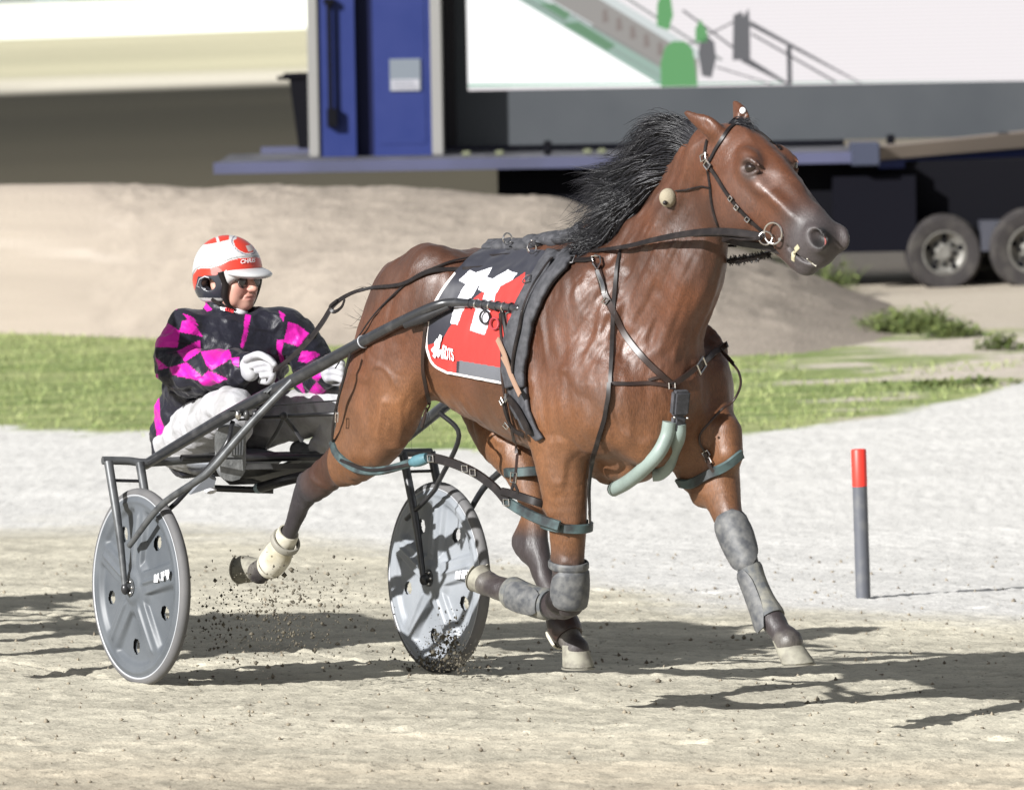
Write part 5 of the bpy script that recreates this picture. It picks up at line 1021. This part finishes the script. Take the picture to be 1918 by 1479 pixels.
rein([(680, 541, .19), (650, 553, .20), (624, 572, .22), (606, 600, .24), (584, 630, .26), (560, 656, .28), (535, 678, .30), (512, 694, .31)], [.014, .020, .030, .034, .034, .032, .026, .02])
rein([(646, 560, .215), (640, 575, .215), (626, 584, .225), (618, 574, .23), (632, 562, .22)], [.014, .016, .014], 'keeper', m=M_lea)
rein([(590, 618, .25), (594, 622, .245), (588, 632, .25), (578, 630, .265)], [.016, .016], 'keeper', m=M_lea)
rein([(1380, 460, -.09), (1100, 466, .02), (990, 474, -.06), (900, 480, -.08), (850, 488, -.07), (812, 502, -.06), (780, 516, -.04), (744, 545, -.02), (700, 590, -.0), (665, 640, .0), (640, 672, .02), (628, 690, .03)], [.010]*5+[.008, .006, .006], th=.004, m=M_lea)
# ================================================================== DRIVER
def sp(x, y, l, r, rl=None): p = SF.px(x, y, l); return (p[0], l, p[2], r, rl if rl else r)
dv = empty('person', tuple(SL(-.4, 0, .82))); tag(dv, 'driver in black and magenta diamond silks and a red and white helmet, holding reins', 'person')
OH = SF.px(431, 515, 0.0); HY = R(19)
def hd(f, s, u): return (OH[0]+f*math.cos(HY)+s*math.sin(HY), OH[1]-f*math.sin(HY)+s*math.cos(HY), OH[2]+u)
HR = np.array([[math.cos(HY), math.sin(HY), 0], [-math.sin(HY), math.cos(HY), 0], [0, 0, 1]])
def HRt(p): c, s_ = math.cos(R(p)), math.sin(R(p)); return HR @ np.array([[c, 0, -s_], [0, 1, 0], [s_, 0, c]])
B = SDF((-.85, -.5, .60), (.62, .56, 1.72), .0065)
# body under the clothes, head and face
B.chain([sp(385, 815, 0, .11, .15), sp(402, 740, 0, .10, .15), sp(430, 670, 0, .09, .14), sp(438, 632, 0, .045, .10)], .05)
B.chain([sp(438, 630, 0, .045), (*hd(-.02, 0, -.11), .056), (*hd(-.01, 0, -.05), .055)], .04)
for P in ([(352, 632, .17, .04), (322, 660, .25, .04), (330, 694, .28, .04), (395, 690, .25, .035), (452, 688, .22, .03)], [(530, 630, -.15, .04), (574, 660, -.24, .04), (588, 712, -.26, .04), (612, 700, -.19, .032)],
          [(362, 815, .12, .07), (438, 766, .27, .055), (428, 830, .35, .04)], [(430, 808, -.12, .07), (632, 768, -.25, .055), (602, 840, -.25, .04)]): B.chain([sp(*p) for p in P], .03)
Fc_ = SDF(np.array(hd(0, 0, 0))-.20, np.array(hd(0, 0, 0))+.20, .0030)
Fc_.ell(hd(-.005, 0, .01), (.100, .076, .115), .02, rot=HR); Fc_.ell(hd(.040, 0, -.075), (.060, .054, .052), .05, rot=HR); Fc_.ell(hd(.078, 0, -.112), (.021, .026, .019), .03, rot=HR)
for s in (1, -1):
    Fc_.ell(hd(.058, .042*s, -.045), (.034, .028, .030), .025, rot=HR); Fc_.ell(hd(.083, .03*s, .004), (.020, .028, .011), .02, rot=HR); Fc_.ell(hd(.096, .032*s, -.020), (.013, .017, .012), .012, op='s', rot=HR)
    Fc_.ell(hd(.040, .050*s, -.085), (.032, .018, .028), .03, rot=HR); Fc_.ell(hd(.107, .013*s, -.055), (.012, .009, .009), .008, rot=HR)
    Fc_.ell(hd(-.012, .076*s, -.028), (.020, .010, .032), .008, rot=HR); Fc_.ell(hd(-.006, .087*s, -.026), (.010, .006, .017), .006, op='s', rot=HR)
    Fc_.chain([(*hd(.100, .018*s, -.062), .003), (*hd(.088, .034*s, -.084), .003)], .010, op='s')
Fc_.chain([(*hd(.092, 0, .0), .010), (*hd(.110, 0, -.030), .011), (*hd(.122, 0, -.052), .0125)], .014)
Fc_.ell(hd(.095, 0, -.079), (.015, .026, .0075), .008, rot=HR); Fc_.ell(hd(.092, 0, -.092), (.014, .022, .0075), .008, rot=HR); Fc_.chain([(*hd(.100, .028, -.088), .0022), (*hd(.109, 0, -.0855), .0024), (*hd(.100, -.028, -.088), .0022)], .004, op='s')
Fc_.chain([(*hd(-.01, 0, -.06), .055), (*hd(-.02, 0, -.13), .056), (*hd(-.03, 0, -.19), .06)], .03)
# the fine head field is resampled into the body field, so the body stays one mesh
BH = SDF((-.85, -.5, .60), (.62, .56, 1.72), .0065)
def sample(F, X, Y, Z):
    q = [(A-F.lo[i])/F.v for i, A in enumerate((X, Y, Z))]; i0 = [np.clip(np.floor(a).astype(int), 0, F.n[i]-2) for i, a in enumerate(q)]; f = [np.clip(a-b, 0, 1) for a, b in zip(q, i0)]; r = 0
    for i in (0, 1):
        for j in (0, 1):
            for k in (0, 1): r = r+F.d[i0[0]+i, i0[1]+j, i0[2]+k]*(f[0] if i else 1-f[0])*(f[1] if j else 1-f[1])*(f[2] if k else 1-f[2])
    return r
Vb, Qb = B.mesh(); Vf, Qf = Fc_.mesh()
# keep the body below the neck and weld the finely meshed head on to it
nz_ = OH[2]-.135; Qb = Qb[(Vb[Qb][:, :, 2] < nz_+.015).all(1)]; Qf = Qf[(Vf[Qf][:, :, 2] > nz_-.010).all(1)]
Vh = np.concatenate([Vb, Vf]); Qh = np.concatenate([Qb, Qf+len(Vb)])
us = np.unique(Qh); mp_ = np.full(len(Vh), -1); mp_[us] = np.arange(len(us)); Vh, Qh = Vh[us], mp_[Qh]
L = np.stack([(Vh-OH)@HR[:, 0], (Vh-OH)@HR[:, 1], Vh[:, 2]-OH[2]], 1)
sk_ = np.array([.44, .24, .185]); C = np.tile(sk_, (len(Vh), 1)); nn = fbm(Vh*40, 3); C = C*(.9+.22*nn)[:, None]
C = C+(np.array([.46, .17, .15])-C)*(np.exp(-((L[:, 0]-.09)/.04)**2-((np.abs(L[:, 1])-.035)/.03)**2-((L[:, 2]+.05)/.025)**2)*.5)[:, None]
C = C+(np.array([.40, .13, .12])-C)*(np.exp(-((L[:, 0]-.105)/.02)**2-(L[:, 1]/.026)**2-((L[:, 2]+.086)/.009)**2)*.8)[:, None]
C = C+(np.array([.30, .22, .19])-C)*(np.exp(-((L[:, 0]-.08)/.04)**2-(L[:, 1]/.05)**2-((L[:, 2]+.11)/.022)**2)*.30)[:, None]
po = np_obj('body', SF.w(Vh), Qh, mat('skin', attr=True, rough=.5, spec=.4), dv); set_cols(po, C)
def hw(f, s, u): return SF.w(np.array(hd(f, s, u))).ravel()
for s in (1, -1): one('eye', mat('eye_white', (.6, .58, .55), .2), dv, lambda g: g.ball(hw(.083, .032*s, -.021), (.011, .011, .011), 12, 8))
# --- jacket
J = SDF((-.85, -.52, .74), (.50, .52, 1.45), .0046)
J.chain([sp(378, 822, 0, .15, .195), sp(396, 772, 0, .175, .215), sp(424, 715, 0, .175, .215), sp(440, 665, 0, .145, .20), sp(440, 628, 0, .075, .155)], .05)
J.chain([sp(356, 628, .17, .072), sp(438, 616, 0, .070), sp(530, 618, -.155, .072)], .06)
RS = [(350, 622, .18, .074), (336, 644, .225, .080), (330, 674, .255, .080), (344, 702, .275, .076), (385, 698, .265, .072), (430, 690, .240, .060), (456, 688, .225, .047)]
LS = [(534, 618, -.17, .074), (562, 642, -.215, .078), (584, 676, -.25, .074), (592, 708, -.25, .070), (604, 706, -.215, .056), (614, 700, -.185, .046)]
J.chain([sp(*p) for p in RS], .035); J.chain([sp(*p) for p in LS], .03)
J.chain([sp(440, 620, 0, .075), (*hd(-.02, 0, -.155), .067), (*hd(-.030, 0, -.095), .064)], .04)
J.ell(hd(-.01, 0, -.060), (.085, .085, .036), .006, op='s', rot=HRt(-12)); J.ell(hd(.060, 0, -.118), (.052, .070, .036), .008, op='s', rot=HRt(-14))
RS = [tuple(q) for q in spline([np.array(p) for p in RS], 4)]; LS = [tuple(q) for q in spline([np.array(p) for p in LS], 4)]
Vj, Qj = J.mesh(); Vj = smooth_mesh(Vj, Qj, 3)
def nodes3(L_): return [np.array(SF.px(*p[:3])) for p in L_]
dR, tR = dist_chain(Vj, nodes3(RS)); dL, tL = dist_chain(Vj, nodes3(LS))
# folds
w1 = fbm(Vj*np.array([9, 9, 9])+3, 3); rid = 1-np.abs(2*fbm(Vj*np.array([7, 7, 12])+8, 2)-.9)*3
def vnormals(V, Q_):
    n = np.cross(V[Q_[:, 2]]-V[Q_[:, 0]], V[Q_[:, 3]]-V[Q_[:, 1]]); N = np.zeros_like(V)
    for i in range(4): np.add.at(N, Q_[:, i], n)
    return N/(np.linalg.norm(N, axis=1)[:, None]+1e-12)
Nj = vnormals(Vj, Qj); r2_ = np.clip(1-np.abs(2*fbm(Vj*np.array([15, 15, 22])+5, 2)-.9)*4, 0, 1); fold = .016*(w1-.45)+.013*np.clip(rid, 0, 1)+.006*r2_+.006*np.sin(tR*2.25+Vj[:, 2]*30+w1*9)*(dR < .11)*sst(tR, 8.0, 14)+.005*np.sin(Vj[:, 2]*70+Vj[:, 1]*18+w1*10)*(Vj[:, 2] < 1.15)
Vj = Vj+Nj*fold[:, None]; Vj = smooth_mesh(Vj, Qj, 1)
blk_, mag = np.array([.010, .010, .017]), np.array([.47, .008, .27]); C = np.tile(blk_, (len(Vj), 1))
P2d = proj(SF.w(Vj))
tR = tR/4; tL = tL/4
def jk(L_): return [(260+x*.33798, 400+y*.33798) for x, y in L_]
armR = (dR < .13) & (dR < dL); armL = (dL < .12) & (dL < dR)
for P in ([(188, 528), (214, 490), (262, 478), (284, 492), (236, 502), (212, 532)], [(112, 590), (146, 548), (186, 540), (134, 592)], [(132, 590), (227, 648), (214, 742), (80, 740), (80, 690)], [(238, 596), (288, 580), (356, 682), (224, 656)], [(240, 550), (306, 576), (330, 622), (286, 604)],
          [(212, 762), (340, 698), (346, 762), (256, 822)], [(344, 766), (496, 737), (516, 800), (404, 866), (374, 842)], [(168, 852), (264, 824), (352, 904), (330, 926), (184, 892)], [(90, 796), (166, 856), (110, 862)], [(328, 926), (386, 869), (492, 916), (400, 955), (360, 955)], [(512, 800), (560, 792), (552, 850), (518, 830)]): C[armR & inpoly(P2d, jk(P))] = mag
for P in ([(776, 536), (812, 560), (800, 596), (784, 570)], [(828, 598), (882, 614), (944, 664), (886, 738), (804, 710)], [(766, 700), (806, 698), (790, 770), (818, 836), (788, 834), (762, 740)], [(903, 758), (982, 766), (1006, 782), (930, 828), (882, 816)], [(938, 862), (1034, 828), (1052, 872), (986, 932), (950, 902)], [(846, 930), (892, 898), (928, 1012), (890, 975)], [(986, 930), (1046, 990), (925, 1020), (955, 968)]): C[armL & inpoly(P2d, jk(P))] = mag
C[inpoly(P2d, [(459, 588), (470, 590), (462, 632), (455, 652), (450, 650), (456, 620)]) & (Vj[:, 0] > -.4)] = mag
C[inpoly(P2d, [(286, 700), (296, 700), (300, 780), (310, 806), (342, 790), (346, 806), (330, 836), (296, 830), (288, 780)])] = mag
C[inpoly(P2d, [(372, 566), (380, 560), (398, 580), (388, 584)])] = mag
C = C*(.85+.3*fbm(Vj*30, 3))[:, None]
ja = np_obj('jacket', SF.w(Vj), Qj, mat('satin_silks', attr=True, rough=.46, spec=.28, sheen=.06, bump=(38, .6, .008)), dv); set_cols(ja, C)
JB = BVHTree.FromPolygons([tuple(v) for v in SF.w(Vj)], [tuple(map(int, q)) for q in Qj])
def jsurf(x, y, off=.004):
    d = Vector(ray(x, y)).normalized(); h, n, i, dd = JB.ray_cast(Vector(CAM), d)
    if h is None: return SW(x, y, .1)
    if n.dot(d) > 0: n = -n
    return np.array(h+n*off)
def jpoly(name, P, m): g = Geo(); g.add([jsurf(*p, .007) for p in P], [tuple(range(len(P)))]); return g.build(name, m, ja, False)
M_red = mat('red_print', (.62, .04, .05), .5)
jpoly('collar_badge', [(412, 574), (416, 571), (420, 576), (424, 579), (421, 585), (414, 582)], M_wht)
text_on('alla', (420, 583), (17, 6), (1, -10), 'collar_print', M_red, ja, lambda x, y: jsurf(x, y, .008))
one('scarf', mat('white_cotton', (.72, .72, .74), .8), dv, lambda g: g.tube(spline([hw(.02, .055, -.125), hw(.055, .03, -.138), hw(.065, 0, -.145), hw(.05, -.03, -.138)], 5), [.006, .014, .012, .006], 10))
# --- trousers
T = SDF((-.85, -.5, .60), (.62, .56, 1.3), .0065)
T.chain([sp(372, 828, .05, .12, .17), sp(400, 815, -.02, .11, .17)], .04)
T.chain([sp(362, 818, .13, .105), sp(398, 786, .20, .092), sp(432, 768, .27, .080), sp(440, 786, .31, .068), sp(432, 826, .345, .055)], .04)
T.chain([sp(430, 806, -.10, .105), sp(520, 786, -.17, .092), sp(620, 766, -.24, .076), sp(632, 780, -.25, .068), sp(608, 836, -.25, .052)], .04)
Vt, Qt = T.mesh(); Vt = smooth_mesh(Vt, Qt, 3); Nt = vnormals(Vt, Qt); w1 = fbm(Vt*11, 3); rid = np.clip(1-np.abs(2*fbm(Vt*np.array([8, 10, 13])+4, 2)-.9)*3, 0, 1)
Vt = Vt+Nt*(.022*(w1-.45)+.012*rid)[:, None]; np_obj('trousers', SF.w(Vt), Qt, mat('white_trousers', (.36, .36, .375), .75, bump=(32, .8, .008), var=(9, (.21, .205, .20), .45, .75)), dv)
# --- boots
M_bt = mat('grey_boot', (.115, .12, .125), .65, var=(22, (.20, .20, .20), .42, .7)); M_sole = mat('grey_sole', (.20, .205, .205), .8, var=(30, (.11, .115, .115), .42, .68), bump=(55, .5, .005))
def boot(fn, poly, l, name='boot'):
    D_ = SDF(np.array([-.4, l-.15, .62]), np.array([.7, l+.15, 1.08]), .006); fn(D_); V_, Q_ = D_.mesh(); o = np_obj(name, SF.w(V_), Q_, M_bt, dv); return o
def rb(D_): D_.chain([sp(432, 830, .345, .054), sp(431, 852, .355, .056, .052), sp(433, 876, .36, .048, .050)], .03); D_.chain([sp(431, 812, .365, .045, .052), sp(432, 868, .365, .046, .050)], .03)
ro = boot(rb, None, .36)
n_ = SF.h+np.array([0, 0, .12]); n_ /= np.linalg.norm(n_); c_ = SW(432, 850, .365)+SF.h*.045
def plate(name, P, m, par, d0, d1): g = Geo(); g.prism(P, lambda u, v, d: onplane(u, v, c_+n_*d, n_), d0, d1); return g.build(name, m, par, False)
so_ = plate('sole', [(402, 812), (410, 801), (430, 797), (450, 800), (460, 812), (461, 840), (456, 856), (408, 857), (402, 840)], M_sole, ro, -.012, .010)
plate('heel', [(411, 860), (454, 860), (456, 885), (449, 897), (434, 901), (420, 898), (413, 886)], M_sole, ro, -.012, .022)
for k in range(5): plate('tread', [(432+k*5.4, 812+k), (435+k*5.4, 812+k), (435+k*5, 852), (432+k*5, 852)], M_bt, so_, .0105, .016)
def lb(D_): D_.chain([sp(608, 830, -.25, .052), sp(600, 850, -.25, .054), sp(590, 862, -.25, .050)], .03); D_.chain([sp(590, 858, -.24, .05), sp(570, 852, -.22, .042), sp(560, 842, -.21, .036)], .03)
boot(lb, None, -.25)
# --- gloves: palm, four fingers and a thumb each
M_gl_ = mat('white_glove', (.36, .36, .38), .6, bump=(50, .3, .004), var=(18, (.27, .27, .30), .45, .75))
def glove(chains, palm, lo, hi):
    D_ = SDF(lo, hi, .0035)
    for c_2, r_2, p_ in palm: D_.ell(SF.px(*c_2), r_2, .02, rot=rotp(p_))
    H_ = D_.d.copy()
    for ch in chains:
        E_ = SDF(lo, hi, .0035); E_.chain([sp(*q) for q in ch], .01); D_.d = SDF.smin(D_.d, E_.d, .006)
    V_, Q_ = D_.mesh(); return np_obj('glove', SF.w(V_), Q_, M_gl_, dv)
pr = SF.px(480, 690, .22); glove([[(462+10*i, 676+9*i-(i == 0)*2, .245-.005*i, .0135), (494+5*i, 668+11*i, .240-.006*i, .0135), (512-1*i, 680+10*i, .215, .0125), (508-2*i, 691+8*i, .195, .0115), (494-2*i, 690+8*i, .185, .0105)] for i in range(4)]+[[(462, 672, .25, .015), (484, 664, .262, .014), (502, 672, .258, .0125), (514, 682, .245, .011)]],
      [((468, 690, .225), (.050, .034, .048), -25), ((455, 688, .225), (.040, .036, .042), 0)], pr-np.array([.25, .12, .14]), pr+np.array([.25, .12, .14]))
pl2 = SF.px(625, 692, -.15); glove([[(614, 676+11*i, -.145, .0130), (630, 675+11*i, -.135, .0130), (641, 680+11*i, -.145, .0122), (638, 685+11*i, -.165, .0112), (624, 684+11*i, -.172, .0105)] for i in range(4)]+[[(612, 672, -.14, .015), (626, 666, -.13, .0135), (640, 668, -.13, .012)]],
      [((616, 694, -.158), (.036, .030, .050), 0)], pl2-np.array([.2, .12, .14]), pl2+np.array([.2, .12, .14]))
# --- helmet
HM = SDF(np.array(hd(0, 0, 0))-.23, np.array(hd(0, 0, 0))+.23, .0038)
HM.ell(hd(-.012, 0, .022), (.140, .122, .130), .0, rot=HR); HM.ell(hd(-.035, 0, -.030), (.108, .118, .105), .03, rot=HR)
HM.ell(hd(.145, 0, -.095), (.118, .17, .092), .02, op='s', rot=HRt(-12)); HM.ell(hd(.0, 0, -.19), (.30, .20, .095), .015, op='s', rot=HRt(-4)); HM.ell(hd(.0, 0, -.01), (.105, .086, .118), .0, op='s', rot=HR)
HM.ell(hd(-.010, .10, -.028), (.032, .060, .024), .006, op='s', rot=HR)
Vm, Qm = HM.mesh(); Vm = smooth_mesh(Vm, Qm, 2); Lm = np.stack([(Vm-OH)@HR[:, 0], (Vm-OH)@HR[:, 1], Vm[:, 2]-OH[2]], 1); PX = proj(SF.w(Vm))
def k7(L_): return [(330+x*.13523, 420+y*.13523) for x, y in L_]
red_, wh, dk_ = np.array([.50, .040, .024]), np.array([.47, .465, .46]), np.array([.030, .032, .042])
C = np.where((Lm[:, 2] > .105)[:, None], red_, np.where((Lm[:, 2] > .0)[:, None], wh, np.where((Lm[:, 2] > -.045)[:, None], red_, dk_)))
vis = (Lm[:, 1]*math.cos(R(58))+Lm[:, 0]*-0 > -.06)
C[vis & inpoly(PX, k7([(100, 60), (1400, 60), (1400, 1100), (100, 1100)]))] = wh
def hp_(P, c): C[vis & inpoly(PX, k7(P))] = c
hp_([(330, 285), (400, 215), (540, 130), (740, 110), (730, 215), (600, 245), (480, 270)], red_); hp_([(535, 150), (575, 140), (600, 240), (568, 252)], wh)
lin = np.array([.10, .08, .14])
hp_([(195, 850), (215, 690), (260, 610), (320, 580), (470, 575), (620, 520), (740, 470), (900, 440), (1200, 430), (1200, 452), (900, 458), (745, 490), (625, 545), (480, 595), (330, 600), (280, 625), (235, 700), (215, 870)], wh*.5)
hp_([(212, 870), (235, 700), (285, 630), (335, 612), (480, 607), (625, 560), (745, 503), (900, 468), (1210, 460), (1210, 640), (680, 640), (600, 700), (420, 720), (300, 720), (270, 850), (245, 1010), (190, 960)], red_)
hp_([(470, 610), (560, 580), (640, 640), (590, 720), (490, 705)], red_*.7+wh*.3)
hp_([(300, 722), (420, 712), (560, 700), (600, 690), (640, 860), (700, 1030), (240, 1010), (270, 850)], dk_)
th_ = np.linspace(0, 2*math.pi, 28); el_ = lambda k: [(940+190*k*math.cos(t)*math.cos(.55)-120*k*math.sin(t)*math.sin(.55), 285+190*k*math.cos(t)*math.sin(.55)+120*k*math.sin(t)*math.cos(.55)) for t in th_]
hp_(el_(1.0), lin); hp_(el_(.93), wh); hp_(el_(.82), red_); hp_([(800, 190), (830, 170), (840, 200), (800, 220)], wh); hp_([(960, 300), (1040, 280), (1080, 360), (1000, 380)], np.array([.5, .42, .40]))
hm = np_obj('helmet', SF.w(Vm), Qm, mat('helmet_shell', attr=True, rough=.28, spec=.5, coat=.3), dv); set_cols(hm, C)
HB = BVHTree.FromPolygons([tuple(v) for v in SF.w(Vm)], [tuple(map(int, q)) for q in Qm])
def hsurf(x, y, off=.0035):
    d = Vector(ray(x, y)).normalized(); h, n, i, dd = HB.ray_cast(Vector(CAM), d)
    if h is None: return hw(.1, .05, .03)
    if n.dot(d) > 0: n = -n
    return np.array(h+n*off)
text_on('CHRIS', (449.5, 494), (27, -3), (1, -7.5), 'lettering', M_wht, hm, lambda x, y: hsurf(x, y))
VS = SDF(np.array(hd(0, 0, 0))-.25, np.array(hd(0, 0, 0))+.25, .0035); VS.ell(hd(.070, 0, .014), (.117, .100, .024), .0, rot=HRt(-9)); VS.ell(hd(.052, 0, -.026), (.124, .10, .024), .004, op='s', rot=HRt(-9)); VS.ell(hd(-.012, 0, .022), (.132, .114, .13), .0, op='s', rot=HR)
Vv, Qv = VS.mesh(); np_obj('visor', SF.w(smooth_mesh(Vv, Qv, 1)), Qv, mat('white_visor', (.45, .455, .46), .3, coat=.3), hm)
one('padding', M_lea, hm, lambda g: g.tube(spline([hsurf(413, 508, -.004), hw(.052, .086, -.03), hw(.044, .082, -.07), hw(.045, .070, -.105), hw(.055, .052, -.125)], 6), [.014, .016, .014, .009, .005], 10))
one('padding', M_lea, hm, lambda g: g.tube(spline([hw(.075, -.082, .01), hw(.068, -.084, -.03), hw(.058, -.080, -.07), hw(.055, -.066, -.105), hw(.06, -.045, -.125)], 6), [.014, .014, .012, .008, .005], 10))
one('ear_guard', M_pin, hm, lambda g: g.tube([hsurf(x, y, .002) for x, y in k7([(295, 860), (330, 760), (400, 722), (450, 735), (500, 830), (520, 880), (400, 905)])], .0026, 6, closed=True))
one('chin_strap', M_lea, hm, lambda g: g.strap(spline([hw(-.01, .098, -.085), hw(.03, .075, -.118), hw(.062, .03, -.138), hw(.068, 0, -.141), hw(.06, -.04, -.135)], 6), .016, .005, list(HF.r)))
# --- glasses
gs = one('glasses', mat('dark_frame', (.04, .035, .035), .35), dv, lambda g: [g.tube([hw(.100-.004*abs(math.cos(t)), (.033+.027*math.cos(t))*s, -.026+.020*math.sin(t)-.0035*math.cos(t)) for t in np.linspace(0, 2*math.pi, 22, endpoint=False)], .0020, 6, closed=True) for s in (1, -1)] and g.tube([hw(.100, .006, -.022), hw(.105, 0, -.020), hw(.100, -.006, -.022)], .002, 6) and g.tube([hw(.096, .060, -.018), hw(.060, .080, -.014), hw(.02, .084, -.014)], .002, 6))
for s in (1, -1): one('lens', mat('tinted_lens', (.035, .03, .03), .08, spec=.7), gs, lambda g: g.ball(hw(.0985, .033*s, -.026), (.0030, .0265, .0195), 16, 10, Matrix(((SF.h[0]*HR[0, 0]+SF.r[0]*HR[1, 0], SF.h[0]*HR[0, 1]+SF.r[0]*HR[1, 1], 0), (SF.h[1]*HR[0, 0]+SF.r[1]*HR[1, 0], SF.h[1]*HR[0, 1]+SF.r[1]*HR[1, 1], 0), (0, 0, 1))).to_4x4()))
# ================================================================== LOOSE DIRT
def clods(name, pts, sizes, m, label, kind_name):
    V = []; F_ = []
    for p, s in zip(pts, sizes):
        b = len(V); q = RNG.normal(0, 1, (6, 3)); q = np.array([[1, 0, 0], [-1, 0, 0], [0, 1, 0], [0, -1, 0], [0, 0, 1], [0, 0, -1]])*RNG.uniform(.35, 1.5, (6, 1)); a = RNG.uniform(0, 6.28); c_, s_ = math.cos(a), math.sin(a)
        q = q@np.array([[c_, -s_, 0], [s_, c_, 0], [0, 0, 1]]); q = q@np.array([[1, 0, 0], [0, s_, c_], [0, -c_, s_]]).T if False else q
        V += [tuple(p+x*s) for x in q]; F_ += [(b+i, b+j, b+k) for i, j, k in ((0, 2, 4), (2, 1, 4), (1, 3, 4), (3, 0, 4), (2, 0, 5), (1, 2, 5), (3, 1, 5), (0, 3, 5))]
    o = np_obj(name, np.array(V), np.array(F_), m, smooth=False); tag(o, label, kind_name, kind='stuff'); return o
M_clod = mat('damp_dirt', (.060, .052, .038), .95, var=(60, (.13, .115, .085), .4, .7))
P = []; S_ = []
def cloud(px, py, sx, sy, n, l0, l1, s0=.0014, s1=.0068):
    for _ in range(n):
        x, y = random.gauss(px, sx), random.gauss(py, sy); l = random.uniform(l0, l1); p = SW(x, y, l)
        if p[2] > gz_at(p[0], p[1])+.004: P.append(p); S_.append(s0+(s1-s0)*random.random()**2.2*random.choice((.6, 1, 1.5)))
cloud(490, 1140, 78, 42, 900, .25, .45); cloud(570, 1130, 45, 40, 90, .2, .4); cloud(650, 1090, 22, 22, 35, .2, .35); cloud(430, 1200, 60, 22, 120, .3, .45); cloud(560, 1195, 60, 25, 90, .2, .4, .003, .007)
cloud(835, 1215, 22, 28, 330, -.66, -.52, .002, .009); cloud(832, 1225, 26, 24, 500, -.68, -.5, .0012, .004); cloud(850, 1170, 18, 26, 60, -.66, -.52, .002, .006); cloud(815, 1240, 40, 12, 240, -.62, -.45, .003, .009); cloud(690, 1160, 40, 25, 60, -.3, 0, .002, .005)
clods('flying_dirt', P, S_, M_clod, 'damp dirt clods thrown up behind the hooves and wheels', 'dirt')
# small crumbs lying on the track
P = []; S_ = []
for _ in range(2600):
    x, y = random.uniform(-2.6, 4.2), random.uniform(-6.5, 7.5); s = random.choice((.003, .004, .005, .007, .010)); P.append(np.array([x, y, gz_at(x, y)+s*.3])); S_.append(s)
clods('loose_crumbs', P, S_, mat('sand_crumb', (.26, .225, .17), .95, var=(8, (.12, .10, .075), .42, .62)), 'crumbs of sand and dirt lying on the track', 'dirt')
# --- the next rival, just outside the left of the picture: its shadow falls across the track
def copy_tree(o, off, parent=None):
    c = o.copy(); COL.objects.link(c); c.parent = parent; c.matrix_parent_inverse = o.matrix_parent_inverse.copy()
    if parent is None: c.location = Vector(o.location)+Vector(off)
    for ch in [x for x in o.children]: copy_tree(ch, off, c)
    return c
OFF = (-3.12, 1.85, .09)
for o, lb in ((horse, 'second bay horse following outside the left edge of the picture'), (sk, 'second sulky behind the following horse outside the left edge'), (dv, 'second driver seated in the following sulky outside the left edge')):
    c = copy_tree(o, OFF); c['label'] = lb
